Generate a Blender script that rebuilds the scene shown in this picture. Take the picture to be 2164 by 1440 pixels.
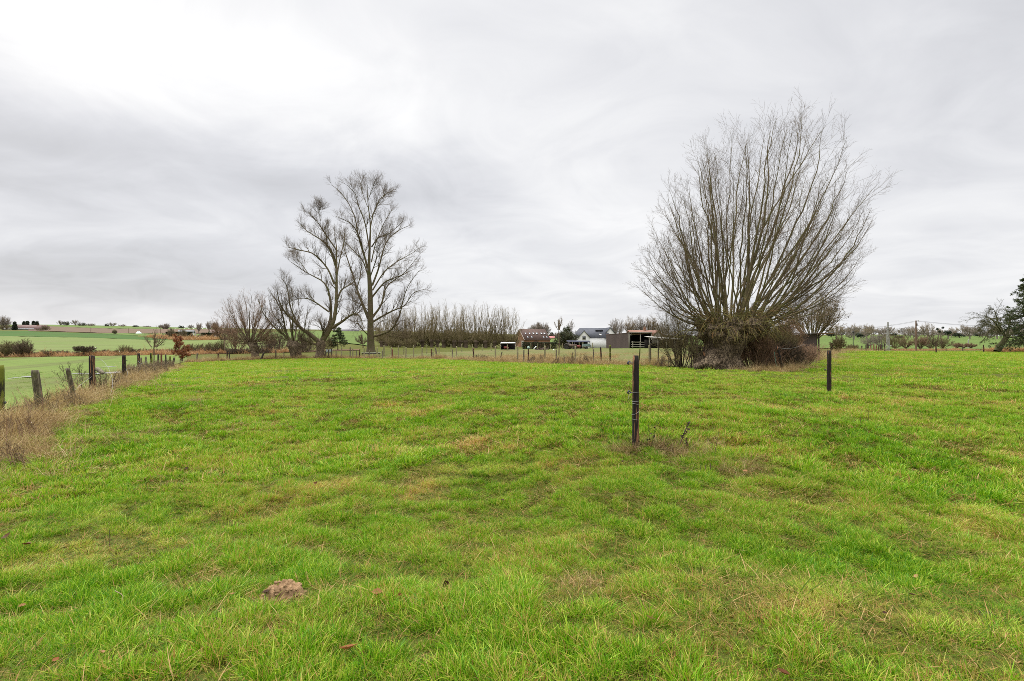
import bpy, math, random
import numpy as np
from math import radians as RAD

# ------------------------------------------------------------------ camera, sky, sun, exposure
for o in list(bpy.data.objects):
    bpy.data.objects.remove(o)
SC = bpy.context.scene
COL = SC.collection
F = 1082.0          # focal length in photo pixels (18 mm on a 36 mm sensor, photo 2164 px wide)
EYE = 1.5
cam_d = bpy.data.cameras.new('camera'); cam_d.lens = 18.0; cam_d.sensor_width = 36.0
cam_d.clip_start = 0.05; cam_d.clip_end = 12000
cam = bpy.data.objects.new('camera', cam_d); COL.objects.link(cam)
cam.location = (0, 0, EYE); cam.rotation_euler = (RAD(90), 0, 0)
SC.camera = cam

SUN_EL, SUN_AZ = 34.0, -50.0      # degrees; azimuth measured from +Y (view direction) towards +X
sun_d = bpy.data.lights.new('sun', 'SUN'); sun_d.energy = 1.5; sun_d.angle = RAD(14); sun_d.color = (1.0, 0.96, 0.9)
sun = bpy.data.objects.new('sun', sun_d); COL.objects.link(sun)
sun.rotation_euler = (RAD(90 - SUN_EL), 0, RAD(180 - SUN_AZ) )
SC.view_settings.view_transform = 'Standard'; SC.view_settings.look = 'None'
SC.view_settings.exposure = 0.22; SC.view_settings.gamma = 1.0
try: SC.view_settings.use_curve_mapping = False
except Exception: pass
SC.cycles.use_denoising = False
SC.cycles.max_bounces = 5; SC.cycles.diffuse_bounces = 2; SC.cycles.glossy_bounces = 2
SC.cycles.transmission_bounces = 3; SC.cycles.transparent_max_bounces = 6; SC.cycles.volume_bounces = 1
SC.cycles.sample_clamp_indirect = 4.0
SC.cycles.pixel_filter_type = 'BLACKMAN_HARRIS'; SC.cycles.filter_width = 0.85

class NT:
    """tiny helper for building node trees"""
    def __init__(s, tree): s.t = tree; s.t.nodes.clear()
    def n(s, kind, **kw):
        nd = s.t.nodes.new(kind)
        for k, v in kw.items(): setattr(nd, k, v)
        return nd
    def put(s, sock, v):
        if isinstance(v, bpy.types.NodeSocket): s.t.links.new(v, sock)
        else:
            if isinstance(v, (tuple, list)) and len(v) == 3 and len(sock.default_value) == 4: v = tuple(v) + (1.0,)
            sock.default_value = v
    def m(s, op, a, b=0.0, c=None, clamp=False):
        nd = s.n('ShaderNodeMath', operation=op, use_clamp=clamp)
        s.put(nd.inputs[0], a); s.put(nd.inputs[1], b)
        if c is not None: s.put(nd.inputs[2], c)
        return nd.outputs[0]
    def ss(s, x, a, b):
        nd = s.n('ShaderNodeMapRange', interpolation_type='SMOOTHSTEP')
        s.put(nd.inputs['Value'], x); nd.inputs['From Min'].default_value = a; nd.inputs['From Max'].default_value = b
        return nd.outputs['Result']
    def gauss(s, x, c, w):
        d = s.m('DIVIDE', s.m('SUBTRACT', x, c), w)
        return s.m('POWER', 2.71828, s.m('MULTIPLY', s.m('MULTIPLY', d, d), -0.5))
    def noise(s, vec, scale, detail=3.0, rough=0.55, dist=0.0, dims='3D'):
        nd = s.n('ShaderNodeTexNoise', noise_dimensions=dims)
        s.put(nd.inputs['Vector'], vec); nd.inputs['Scale'].default_value = scale
        nd.inputs['Detail'].default_value = detail; nd.inputs['Roughness'].default_value = rough
        nd.inputs['Distortion'].default_value = dist
        return nd.outputs['Fac']
    def vec(s, x, y, z):
        nd = s.n('ShaderNodeCombineXYZ'); s.put(nd.inputs[0], x); s.put(nd.inputs[1], y); s.put(nd.inputs[2], z); return nd.outputs[0]
    def mix(s, f, a, b, blend='MIX'):
        nd = s.n('ShaderNodeMix', data_type='RGBA', blend_type=blend)
        s.put(nd.inputs['Factor'], f); s.put(nd.inputs[6], a); s.put(nd.inputs[7], b)
        return nd.outputs[2]
    def scalev(s, v, k):
        nd = s.n('ShaderNodeVectorMath', operation='MULTIPLY'); s.put(nd.inputs[0], v); s.put(nd.inputs[1], k); return nd.outputs[0]

# --- the overcast sky: a thin share of clear Nishita sky behind a procedural cloud deck
W = bpy.data.worlds.new('World'); SC.world = W; W.use_nodes = True
t = NT(W.node_tree)
out = t.n('ShaderNodeOutputWorld')
tc = t.n('ShaderNodeTexCoord'); sep = t.n('ShaderNodeSeparateXYZ'); t.put(sep.inputs[0], tc.outputs['Generated'])
dx, dy, dz = sep.outputs
el = t.m('ARCSINE', t.m('MINIMUM', t.m('MAXIMUM', dz, -1.0), 1.0))
az = t.m('ARCTAN2', dx, dy)
zz = t.m('ADD', t.m('MAXIMUM', dz, 0.0), 0.20)
cu, cv = t.m('DIVIDE', dx, zz), t.m('DIVIDE', dy, zz)
# cloud deck seen in perspective, streets drawn out along one wind direction
ca, sa = math.cos(RAD(22)), math.sin(RAD(22))
ru = t.m('ADD', t.m('MULTIPLY', cu, ca), t.m('MULTIPLY', cv, -sa))
rv = t.m('ADD', t.m('MULTIPLY', cu, sa), t.m('MULTIPLY', cv, ca))
p1 = t.vec(t.m('MULTIPLY', ru, 0.6), rv, 3.7)
n1 = t.noise(p1, 0.7, 6.0, 0.50, 0.6)
n2 = t.noise(t.vec(t.m('MULTIPLY', ru, 0.9), rv, 9.1), 2.4, 7.0, 0.55, 1.0)
n3 = t.noise(t.vec(az, t.m('MULTIPLY', el, 3.2), 1.3), 2.3, 6.0, 0.55, 0.8)
wob = t.m('MULTIPLY', t.m('SUBTRACT', n3, 0.5), 0.16)
elw = t.m('ADD', el, wob)
# long grey bank sinking from left to right, a second one low on the left
azp = t.m('MAXIMUM', t.m('ADD', az, 0.12), 0.0)
bandc = t.m('SUBTRACT', 0.275, t.m('MULTIPLY', azp, 0.32))
band = t.m('MULTIPLY', t.gauss(t.m('SUBTRACT', elw, bandc), 0.0, 0.055), t.m('SUBTRACT', 1.0, t.ss(az, -0.25, 0.42)))
band2 = t.m('MULTIPLY', t.gauss(elw, 0.085, 0.05), t.m('SUBTRACT', 1.0, t.ss(az, -0.45, 0.10)))
glow = t.m('MULTIPLY', t.gauss(az, -0.58, 0.34), t.gauss(elw, 0.42, 0.10))
glow2 = t.m('MULTIPLY', t.gauss(az, 0.06, 0.22), t.gauss(elw, 0.22, 0.07))
glow3 = t.m('MULTIPLY', t.gauss(az, 0.62, 0.30), t.gauss(elw, 0.06, 0.05))
dim = t.m('MULTIPLY', t.ss(az, 0.0, 0.8), t.gauss(elw, 0.42, 0.16))
L = t.m('ADD', 0.79, t.m('MULTIPLY', t.m('SUBTRACT', n1, 0.5), 0.34))
L = t.m('ADD', L, t.m('MULTIPLY', t.m('SUBTRACT', n2, 0.5), 0.26))
for lobe, k in ((band, -0.25), (band2, -0.20), (glow, 0.14), (glow2, 0.09), (glow3, 0.0), (dim, -0.12)):
    L = t.m('ADD', L, t.m('MULTIPLY', lobe, k))
zen = t.m('ADD', 1.0, t.m('MULTIPLY', t.ss(el, 0.62, 1.15), 4.3))    # overcast skies are brightest overhead
L = t.m('MULTIPLY', t.m('MAXIMUM', L, 0.35), zen)
tint = t.mix(t.ss(L, 0.6, 0.95), (0.965, 0.975, 1.02), (1.0, 0.998, 0.995))
ccol = t.n('ShaderNodeVectorMath', operation='SCALE'); t.put(ccol.inputs[0], tint); t.put(ccol.inputs['Scale'], L)
sky = t.n('ShaderNodeTexSky', sky_type='NISHITA', sun_disc=False)
sky.sun_elevation = RAD(SUN_EL); sky.sun_rotation = RAD(SUN_AZ)
b1 = t.n('ShaderNodeBackground'); t.put(b1.inputs[0], sky.outputs[0]); b1.inputs[1].default_value = 0.08
b2 = t.n('ShaderNodeBackground'); t.put(b2.inputs[0], ccol.outputs[0]); b2.inputs[1].default_value = 1.0
mx = t.n('ShaderNodeMixShader'); mx.inputs[0].default_value = 0.95
t.t.links.new(b1.outputs[0], mx.inputs[1]); t.t.links.new(b2.outputs[0], mx.inputs[2]); t.t.links.new(mx.outputs[0], out.inputs[0])

# ------------------------------------------------------------------ helpers
rs = np.random.RandomState(7)
random.seed(7)

def _hash(ix, iy, seed):
    h = np.sin(ix * 127.1 + iy * 311.7 + seed * 74.7) * 43758.5453
    return h - np.floor(h)
def vnoise(x, y, seed=0):
    ix, iy = np.floor(x), np.floor(y); fx, fy = x - ix, y - iy
    fx = fx * fx * (3 - 2 * fx); fy = fy * fy * (3 - 2 * fy)
    a, b = _hash(ix, iy, seed), _hash(ix + 1, iy, seed); c, d = _hash(ix, iy + 1, seed), _hash(ix + 1, iy + 1, seed)
    return (a * (1 - fx) + b * fx) * (1 - fy) + (c * (1 - fx) + d * fx) * fy

# terrain: a smooth surface through surveyed points (bearing column, level row, distance)
CTRL = [(0,1440,2.25),(1082,1440,2.25),(2164,1440,2.25),(1343,942,7.3),(1752,835,14.6),(0,886,11.7),(195,838,16.5),(262,808,23),
 (341,785,40),(372,772,56),(480,763,68),(676,757,72),(760,758,72),(912,759,62),(1000,762.5,51),(1117,767,43),(1270,771.5,38),(1400,776,33),
 (1510,782,29),(1655,786,26),(1740,760,43),(1978,746.7,71),(2079,745,86),(1082,849,12.6),(1082,797,21),(2164,790,24),(1870,744.5,84),
 (1877,745,95),(1940,741,130),(2164,740.5,120),(1770,742,70),
 (0,756,95),(220,752.5,96),(450,748,98),(600,745,105),(760,741,112),(900,737,122),(1000,735,130),(1120,734,170),(1250,735.5,150),(1330,737,103),(1420,738,80),
 (0,711,300),(210,715,290),(400,720,270),(0,700,400),(210,706,385),(400,718,300),(105,701,420),(220,705,405),(350,706.5,400),(480,706.5,400),
 (0,690,640),(105,690.5,620),(220,695,560),(350,696,560),(480,696,560),(0,687,760),(105,688,700),(220,692,640),(350,694.5,620),(480,695,620),
 (600,733,150),(735,731,140),(735,718,220),(735,704,350),(735,701,420),(600,700,450),(900,712,330),(1175,722,230),(1175,712,420),(1400,715,350),
 (1960,737,165),(1960,728,230),(1960,716,350),(1960,708,480),(1770,735,170),(1770,720,300),(1770,713,420),(2164,736,170),(2164,715,400),
 (0,697,1500),(480,705,1500),(1082,712,1500),(1770,714,1500),(2164,714,1500),(-300,697,700),(2464,715,500),(-300,756,100),(2464,741,120)]
def _world(px, d): return ((px - 1082.0) / F * d, d)
cp = np.array([[(_world(a, d)[0]), d, EYE - (b - 720.0) * d / F] for a, b, d in CTRL])
def _tc(x, y):
    r = np.maximum(np.hypot(x, y), 1.2); th = np.clip(np.arctan2(x, y), -1.05, 1.05)
    return np.stack([th * 2.0, np.log(r)], -1)
_C = _tc(cp[:, 0], cp[:, 1])
def _K(a, b):
    d2 = ((a[:, None, :] - b[None, :, :]) ** 2).sum(-1)
    return 0.5 * d2 * np.log(d2 + 1e-9)
_r = np.hypot(cp[:, 0], cp[:, 1])
_n = len(_C); _A = np.zeros((_n + 3, _n + 3)); _A[:_n, :_n] = _K(_C, _C) + np.eye(_n) * 0.004
_A[:_n, _n] = 1; _A[:_n, _n + 1:] = _C; _A[_n:, :_n] = _A[:_n, _n:].T
# fit the slope (height above eye / distance), which is smooth in bearing and log distance
_w = np.linalg.solve(_A, np.concatenate([(cp[:, 2] - EYE) / _r, np.zeros(3)]))
def h(x, y, bumps=True):
    x = np.atleast_1d(np.asarray(x, float)).ravel(); y = np.atleast_1d(np.asarray(y, float)).ravel()
    outz = np.empty(len(x))
    for i in range(0, len(x), 40000):
        xs, ys = x[i:i + 40000], y[i:i + 40000]
        T = _tc(xs, ys)
        s = _K(T, _C) @ _w[:_n] + _w[_n] + T @ _w[_n + 1:]
        r = np.hypot(xs, ys)
        z = EYE + s * np.maximum(r, 1.2)
        k = np.clip((r - 2.0) / 2.5, 0, 1); z = z * k      # flat where the camera stands
        if bumps:
            a = 1.0 / (1.0 + (r / 60.0) ** 2)
            z = z + a * (0.07 * (vnoise(xs / 0.62, ys / 0.62, 1) - 0.5) + 0.10 * (vnoise(xs / 1.7 + ys * .2, ys / 1.3, 2) - 0.5) + 0.12 * (vnoise(xs / 5.1, ys / 4.7, 3) - 0.5))
        outz[i:i + 40000] = z
    return outz
def G(px, d):
    x, y = _world(px, d); return np.array([x, y, float(h(x, y)[0])])
def P(px, py, d): return np.array([(px - 1082.0) / F * d, d, EYE - (py - 720.0) / F * d])

class MB:
    """collects vertices and faces, then links them as one mesh object"""
    def __init__(s): s.v = []; s.q = []; s.t = []; s.n = 0; s.a = []
    def add(s, v, quads=None, tris=None, a=0.5):
        v = np.asarray(v, float).reshape(-1, 3)
        if quads is not None and len(quads): s.q.append(np.asarray(quads, int).reshape(-1, 4) + s.n)
        if tris is not None and len(tris): s.t.append(np.asarray(tris, int).reshape(-1, 3) + s.n)
        s.v.append(v); s.n += len(v)
        s.a.append(np.broadcast_to(np.asarray(a, float), (len(v),)).copy())
        return s
    def tubes(s, pts, rad, k=4, a=None):
        pts = np.asarray(pts, float); rad = np.asarray(rad, float)
        if pts.ndim == 2: pts = pts[None]; rad = rad[None]
        N, M_, _ = pts.shape
        if N == 0: return s
        tg = np.gradient(pts, axis=1); tg /= np.linalg.norm(tg, axis=2, keepdims=True) + 1e-12
        md = pts[:, -1] - pts[:, 0]; md /= np.linalg.norm(md, axis=1, keepdims=True) + 1e-12
        ref = np.where(np.abs(md[:, 2:3]) < 0.85, np.array([[0, 0, 1.0]]), np.array([[1.0, 0.1, 0]]))
        n1 = np.cross(tg, ref[:, None, :]); n1 /= np.linalg.norm(n1, axis=2, keepdims=True) + 1e-12
        n2 = np.cross(tg, n1)
        an = np.arange(k) * 2 * math.pi / k
        ring = pts[:, :, None, :] + rad[:, :, None, None] * (np.cos(an)[None, None, :, None] * n1[:, :, None, :] + np.sin(an)[None, None, :, None] * n2[:, :, None, :])
        idx = np.arange(N * M_ * k).reshape(N, M_, k)
        A_ = idx[:, :-1, :]; B_ = idx[:, 1:, :]
        q = np.stack([A_, np.roll(A_, -1, 2), np.roll(B_, -1, 2), B_], -1).reshape(-1, 4)
        if a is None: a = rs.rand(N)
        s.add(ring.reshape(-1, 3), q, a=np.repeat(np.broadcast_to(a, (N,)), M_ * k))
        return s
    def box(s, x0, x1, y0, y1, z0, z1, a=0.5):
        v = [(x0,y0,z0),(x1,y0,z0),(x1,y1,z0),(x0,y1,z0),(x0,y0,z1),(x1,y0,z1),(x1,y1,z1),(x0,y1,z1)]
        return s.add(v, [(0,3,2,1),(4,5,6,7),(0,1,5,4),(1,2,6,5),(2,3,7,6),(3,0,4,7)], a=a)
    def slab(s, quad, th, a=0.5):
        """a quad given by four corners, thickened downward along its normal"""
        p = np.array(quad, float); n = np.cross(p[1] - p[0], p[3] - p[0]); n /= np.linalg.norm(n)
        v = np.concatenate([p, p - n * th])
        return s.add(v, [(0,1,2,3),(7,6,5,4),(0,4,5,1),(1,5,6,2),(2,6,7,3),(3,7,4,0)], a=a)
    def leaves(s, c, size, rng, flat=0.0, aspect=0.55, a=None):
        """small pointed leaf faces at the points c"""
        n = len(c)
        if n == 0: return s
        d = rng.normal(size=(n, 3)); d[:, 2] *= (1 - flat); d /= np.linalg.norm(d, axis=1, keepdims=True)
        u = np.cross(d, rng.normal(size=(n, 3))); u /= np.linalg.norm(u, axis=1, keepdims=True) + 1e-9
        sz = np.asarray(size) * rng.uniform(0.6, 1.3, n)
        d = d * sz[:, None]; u = u * (sz * aspect)[:, None]
        v = np.stack([c - d * .5, c + u * .5, c + d * .5, c - u * .5], 1)
        s.add(v.reshape(-1, 3), np.arange(n * 4).reshape(-1, 4), a=np.repeat(rng.rand(n) if a is None else np.broadcast_to(a, (n,)), 4))
        return s
    def build(s, name, mat, parent=None, smooth=True, world=True):
        me = bpy.data.meshes.new(name)
        v = np.concatenate(s.v) if s.v else np.zeros((0, 3))
        if parent is not None and world: v = v - np.array(parent.location)
        q = np.concatenate(s.q) if s.q else np.zeros((0, 4), int); tr = np.concatenate(s.t) if s.t else np.zeros((0, 3), int)
        me.vertices.add(len(v)); me.vertices.foreach_set('co', v.astype(np.float32).ravel())
        nl = len(q) * 4 + len(tr) * 3
        me.loops.add(nl); me.loops.foreach_set('vertex_index', np.concatenate([q.ravel(), tr.ravel()]).astype(np.int32))
        me.polygons.add(len(q) + len(tr))
        me.polygons.foreach_set('loop_start', np.concatenate([np.arange(len(q)) * 4, len(q) * 4 + np.arange(len(tr)) * 3]).astype(np.int32))
        if smooth: me.polygons.foreach_set('use_smooth', np.ones(len(q) + len(tr), bool))
        me.update(calc_edges=True); me.validate()
        at = me.attributes.new('v', 'FLOAT', 'POINT')
        if s.a and len(me.vertices) == len(v): at.data.foreach_set('value', np.concatenate(s.a).astype(np.float32))
        if mat is not None: me.materials.append(mat)
        o = bpy.data.objects.new(name, me); COL.objects.link(o)
        if parent is not None: o.parent = parent
        return o

def tag(o, label=None, cat=None, group=None, kind=None):
    if label: o['label'] = label
    if cat: o['category'] = cat
    if group: o['group'] = group
    if kind: o['kind'] = kind
    return o
def thing(name, label, cat, loc=(0, 0, 0), group=None, rz=0.0):
    o = bpy.data.objects.new(name, None); COL.objects.link(o)
    o.location = tuple(float(c) for c in loc); o.rotation_euler = (0, 0, rz); o.empty_display_size = 0.3
    return tag(o, label, cat, group)
def dup(root, loc, rz=0.0, sc=(1, 1, 1), label=None, group=None):
    def cp_(o, par):
        c = o.copy(); COL.objects.link(c)
        if par is not None: c.parent = par
        for ch in [k for k in bpy.data.objects if k.parent == o]: cp_(ch, c)
        return c
    kids = lambda o: list(o.children)
    def cp2(o, par):
        c = o.copy(); COL.objects.link(c)
        if par is not None: c.parent = par
        for ch in kids(o): cp2(ch, c)
        return c
    r = cp2(root, None)
    r.location = tuple(float(c) for c in loc); r.rotation_euler = (0, 0, rz); r.scale = sc
    if label: r['label'] = label
    if group: r['group'] = group
    return r

# ------------------------------------------------------------------ materials
def new_mat(name):
    m = bpy.data.materials.new(name); m.use_nodes = True
    t = NT(m.node_tree); o = t.n('ShaderNodeOutputMaterial')
    return m, t, o
def principled(t, o, col, rough=0.85, spec=0.3, normal=None, metal=0.0):
    b = t.n('ShaderNodeBsdfPrincipled'); t.put(b.inputs['Base Color'], col); t.put(b.inputs['Roughness'], rough)
    b.inputs['Specular IOR Level'].default_value = spec; b.inputs['Metallic'].default_value = metal
    if normal is not None: t.put(b.inputs['Normal'], normal)
    t.t.links.new(b.outputs[0], o.inputs[0]); return b
def bump(t, hgt, strength=0.4, dist=0.02):
    b = t.n('ShaderNodeBump'); b.inputs['Strength'].default_value = strength; b.inputs['Distance'].default_value = dist
    t.put(b.inputs['Height'], hgt); return b.outputs[0]
def attr(t, name='v'):
    return t.n('ShaderNodeAttribute', attribute_name=name).outputs['Fac']
def geo_pos(t): return t.n('ShaderNodeNewGeometry').outputs['Position']
def obj_pos(t): return t.n('ShaderNodeTexCoord').outputs['Object']

def plain(name, c1, c2=None, scale=3.0, rough=0.8, spec=0.3, metal=0.0, bmp=0.0, world=False, stretch=(1, 1, 1)):
    m, t, o = new_mat(name)
    if c2 is None: c2 = tuple(k * 0.75 for k in c1)
    p = t.scalev(geo_pos(t) if world else obj_pos(t), stretch)
    f = t.noise(p, scale, 5.0, 0.62)
    f2 = t.ss(f, 0.32, 0.68)
    principled(t, o, t.mix(f2, c1, c2), rough, spec, bump(t, f, bmp, 0.03) if bmp else None, metal)
    return m
def twig_mat(name, c1, c2, moss=None):
    """bark that differs from stem to stem, with algae on the upper, rougher part of the noise"""
    m, t, o = new_mat(name)
    p = geo_pos(t); f = t.noise(p, 2.2, 4.0, 0.6)
    col = t.mix(attr(t), c1, c2)
    if moss: col = t.mix(t.m('MULTIPLY', t.ss(f, 0.42, 0.66), 0.85), col, moss)
    f2 = t.noise(t.scalev(p, (14, 14, 5)), 1.0, 3.0, 0.7)
    principled(t, o, t.mix(t.ss(f2, 0.3, 0.7), col, t.mix(0.25, col, (0.03, 0.026, 0.02))), 0.9, 0.15, bump(t, f2, 0.5, 0.03)); return m
def leaf_mat(name, cols, trans=0.35, rough=0.6, spec=0.3, patch=0.5):
    """blades and leaves: colour per leaf from a ramp, shifted by slow patches on the ground; light passes through"""
    m, t, o = new_mat(name)
    v = attr(t); f = t.noise(geo_pos(t), patch, 3.0, 0.6)
    x = t.m('ADD', v, t.m('MULTIPLY', t.m('SUBTRACT', f, 0.5), 1.1), clamp=True)
    r = t.n('ShaderNodeValToRGB'); t.put(r.inputs[0], x)
    e = r.color_ramp.elements
    e[0].position = cols[0][0]; e[0].color = tuple(cols[0][1]) + (1,)
    e[1].position = cols[-1][0]; e[1].color = tuple(cols[-1][1]) + (1,)
    for p_, c_ in cols[1:-1]:
        k = e.new(p_); k.color = tuple(c_) + (1,)
    col = r.outputs[0]
    b = principled(t, o, col, rough, spec)
    tr = t.n('ShaderNodeBsdfTranslucent'); t.put(tr.inputs[0], t.mix(0.5, col, t.mix(1.0, col, (1.0, 1.0, 0.55), 'MULTIPLY')))
    mx = t.n('ShaderNodeMixShader'); mx.inputs[0].default_value = trans
    t.t.links.new(b.outputs[0], mx.inputs[1]); t.t.links.new(tr.outputs[0], mx.inputs[2]); t.t.links.new(mx.outputs[0], o.inputs[0])
    return m

MAT = {}
MAT['bark_willow'] = twig_mat('bark_willow', (0.125, 0.10, 0.055), (0.19, 0.145, 0.085), (0.13, 0.125, 0.04))
MAT['twig_willow'] = twig_mat('twig_willow', (0.14, 0.095, 0.062), (0.21, 0.155, 0.095))
MAT['shoot'] = twig_mat('shoot', (0.20, 0.095, 0.04), (0.28, 0.25, 0.09), (0.17, 0.18, 0.055))
def bark_mat(name, c1, c2, dark):
    m, t, o = new_mat(name); p = geo_pos(t)
    w = t.noise(p, 1.6, 2.0, 0.5); n = t.noise(t.scalev(t.vec(*[t.m('ADD', s_, t.m('MULTIPLY', w, k_)) for s_, k_ in zip(_sep(t, p), (.7, .7, .9))]), (7, 7, 2.6)), 1.0, 5.0, 0.62)
    r = t.m('MULTIPLY', t.m('ABSOLUTE', t.m('SUBTRACT', n, 0.5)), 6.0, clamp=True); f = t.noise(p, 1.1, 3.0, 0.6)
    col = t.mix(t.ss(r, 0.03, 0.38), dark, t.mix(t.ss(f, .35, .65), c1, c2))
    principled(t, o, col, 0.95, 0.1, bump(t, r, 1.0, 0.06)); return m
def _sep(t, p):
    s = t.n('ShaderNodeSeparateXYZ'); t.put(s.inputs[0], p); return s.outputs
MAT['bark_old'] = bark_mat('bark_old', (0.33, 0.25, 0.17), (0.22, 0.165, 0.11), (0.035, 0.026, 0.018))
MAT['bark_trunk'] = twig_mat('bark_trunk', (0.135, 0.105, 0.065), (0.17, 0.13, 0.08), (0.095, 0.098, 0.03))
MAT['twig_brown'] = twig_mat('twig_brown', (0.125, 0.09, 0.06), (0.19, 0.138, 0.088))
MAT['twig_red'] = twig_mat('twig_red', (0.25, 0.14, 0.085), (0.36, 0.23, 0.145))
MAT['twig_olive'] = twig_mat('twig_olive', (0.15, 0.125, 0.06), (0.24, 0.195, 0.095))
MAT['twig_pale'] = twig_mat('twig_pale', (0.29, 0.23, 0.145), (0.40, 0.31, 0.20))
MAT['twig_far'] = twig_mat('twig_far', (0.22, 0.185, 0.155), (0.33, 0.275, 0.22))
MAT['twig_dark'] = twig_mat('twig_dark', (0.075, 0.057, 0.04), (0.15, 0.11, 0.075))
MAT['twig_moss'] = twig_mat('twig_moss', (0.06, 0.06, 0.025), (0.11, 0.105, 0.045))
MAT['needle'] = leaf_mat('needle', [(0, (0.03, 0.05, 0.02)), (0.5, (0.065, 0.09, 0.032)), (1, (0.13, 0.14, 0.05))], 0.25, patch=0.8)
MAT['needle_far'] = leaf_mat('needle_far', [(0, (0.025, 0.035, 0.025)), (1, (0.06, 0.075, 0.045))], 0.2)
MAT['ivy'] = leaf_mat('ivy', [(0, (0.022, 0.035, 0.012)), (0.6, (0.05, 0.065, 0.02)), (1, (0.09, 0.09, 0.03))], 0.25, 0.45, 0.4)
MAT['hedge_leaf'] = leaf_mat('hedge_leaf', [(0, (0.02, 0.03, 0.014)), (1, (0.055, 0.06, 0.026))], 0.2)
MAT['beech_leaf'] = leaf_mat('beech_leaf', [(0, (0.13, 0.04, 0.018)), (0.6, (0.26, 0.09, 0.04)), (1, (0.36, 0.16, 0.075))], 0.3)
MAT['dead_leaf'] = leaf_mat('dead_leaf', [(0, (0.045, 0.02, 0.012)), (0.5, (0.22, 0.075, 0.025)), (1, (0.42, 0.26, 0.13))], 0.2, 0.6, 0.1)
MAT['seed'] = leaf_mat('seed', [(0, (0.05, 0.035, 0.03)), (1, (0.14, 0.09, 0.06))], 0.1)
# ------------------------------------------------------------------ the setting: ground and fields
def ground_mat(name, cols, scale=0.35, fine=9.0, rough=0.95, rows=None):
    """cols: list of (pos, colour) driven by slow + fine noise in world space"""
    m, t, o = new_mat(name); p = geo_pos(t)
    a = t.noise(p, scale, 4.0, 0.6); b = t.noise(p, fine, 4.0, 0.7); c = t.noise(t.scalev(p, (0.02, 0.02, 0.02)), 1.0, 3.0, 0.6)
    x = t.m('ADD', t.m('ADD', t.m('MULTIPLY', a, 0.55), t.m('MULTIPLY', b, 0.45)), t.m('MULTIPLY', t.m('SUBTRACT', c, 0.5), 0.5))
    x = t.m('ADD', t.m('MULTIPLY', t.m('SUBTRACT', x, 0.5), 1.7), 0.5, clamp=True)
    r = t.n('ShaderNodeValToRGB'); t.put(r.inputs[0], x); e = r.color_ramp.elements
    e[0].position = cols[0][0]; e[0].color = cols[0][1] + (1,); e[1].position = cols[-1][0]; e[1].color = cols[-1][1] + (1,)
    for q, c_ in cols[1:-1]: k = e.new(q); k.color = c_ + (1,)
    col = r.outputs[0]
    if rows:      # drill rows and tractor lines running one way across the field
        ang, gap, amt = rows; sp = t.n('ShaderNodeSeparateXYZ'); t.put(sp.inputs[0], p)
        u = t.m('ADD', t.m('MULTIPLY', sp.outputs[0], math.cos(ang)), t.m('MULTIPLY', sp.outputs[1], math.sin(ang)))
        u = t.m('ADD', u, t.m('MULTIPLY', c, 6.0))
        f = t.m('FRACT', t.m('DIVIDE', u, gap)); w = t.m('ADD', t.gauss(f, .44, .035), t.gauss(f, .58, .035)); w2 = t.gauss(t.m('FRACT', t.m('DIVIDE', u, gap / 7.0)), .5, .2)
        col = t.mix(t.m('MULTIPLY', t.m('ADD', w, t.m('MULTIPLY', w2, .35)), amt, clamp=True), col, (0.09, 0.075, 0.035))
    principled(t, o, col, rough, 0.1, bump(t, b, 0.6, 0.05)); return m
GR = ground_mat('meadow_soil', [(0.0, (0.04, 0.04, 0.008)), (0.45, (0.075, 0.085, 0.014)), (0.75, (0.11, 0.10, 0.022)), (1.0, (0.14, 0.09, 0.035))])
GCROP = ground_mat('crop_green', [(0.0, (0.085, 0.13, 0.022)), (0.5, (0.125, 0.18, 0.034)), (0.8, (0.14, 0.16, 0.045)), (1.0, (0.15, 0.13, 0.065))], 0.25, 4.0, rows=(0.45, 14.0, .5))
GPALE = ground_mat('pale_green', [(0.0, (0.105, 0.15, 0.036)), (0.5, (0.135, 0.18, 0.046)), (1.0, (0.155, 0.17, 0.07))], 0.04, 1.1, rows=(1.9, 21.0, .4))
GDARK = ground_mat('strong_green', [(0.0, (0.025, 0.075, 0.010)), (1.0, (0.055, 0.12, 0.018))], 0.06, 1.0, rows=(1.2, 18.0, .35))
GFAR = ground_mat('far_green', [(0.0, (0.075, 0.12, 0.025)), (1.0, (0.12, 0.165, 0.042))], 0.05, 1.0)
GPLOUGH = ground_mat('plough', [(0.0, (0.105, 0.07, 0.045)), (1.0, (0.16, 0.11, 0.075))], 0.08, 0.9)
GPADD = ground_mat('paddock', [(0.0, (0.055, 0.08, 0.016)), (0.35, (0.095, 0.125, 0.028)), (0.6, (0.14, 0.13, 0.05)), (1.0, (0.19, 0.12, 0.06))], 0.22, 2.0)
GBANK = ground_mat('bank', [(0.0, (0.07, 0.045, 0.022)), (1.0, (0.17, 0.11, 0.06))], 0.5, 4.0)

def polar_ground():
    th = np.concatenate([np.linspace(-math.pi, -1.0, 40)[:-1], np.linspace(-1.0, 1.0, 420), np.linspace(1.0, math.pi, 40)[1:]])
    rr = np.concatenate([[0.15, 0.6], np.exp(np.linspace(math.log(1.2), math.log(960), 480))])
    T, R = np.meshgrid(th, rr); x, y = (R * np.sin(T)).ravel(), (R * np.cos(T)).ravel()
    z = h(x, y); nt, nr = len(th), len(rr)
    i = np.arange(nr * nt).reshape(nr, nt)
    q = np.stack([i[:-1, :-1], i[:-1, 1:], i[1:, 1:], i[1:, :-1]], -1).reshape(-1, 4)
    b = MB(); b.add(np.stack([x, y, z], -1), q[:, ::-1])
    return b.build('ground', GR)
tag(polar_ground(), kind='structure')

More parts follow.
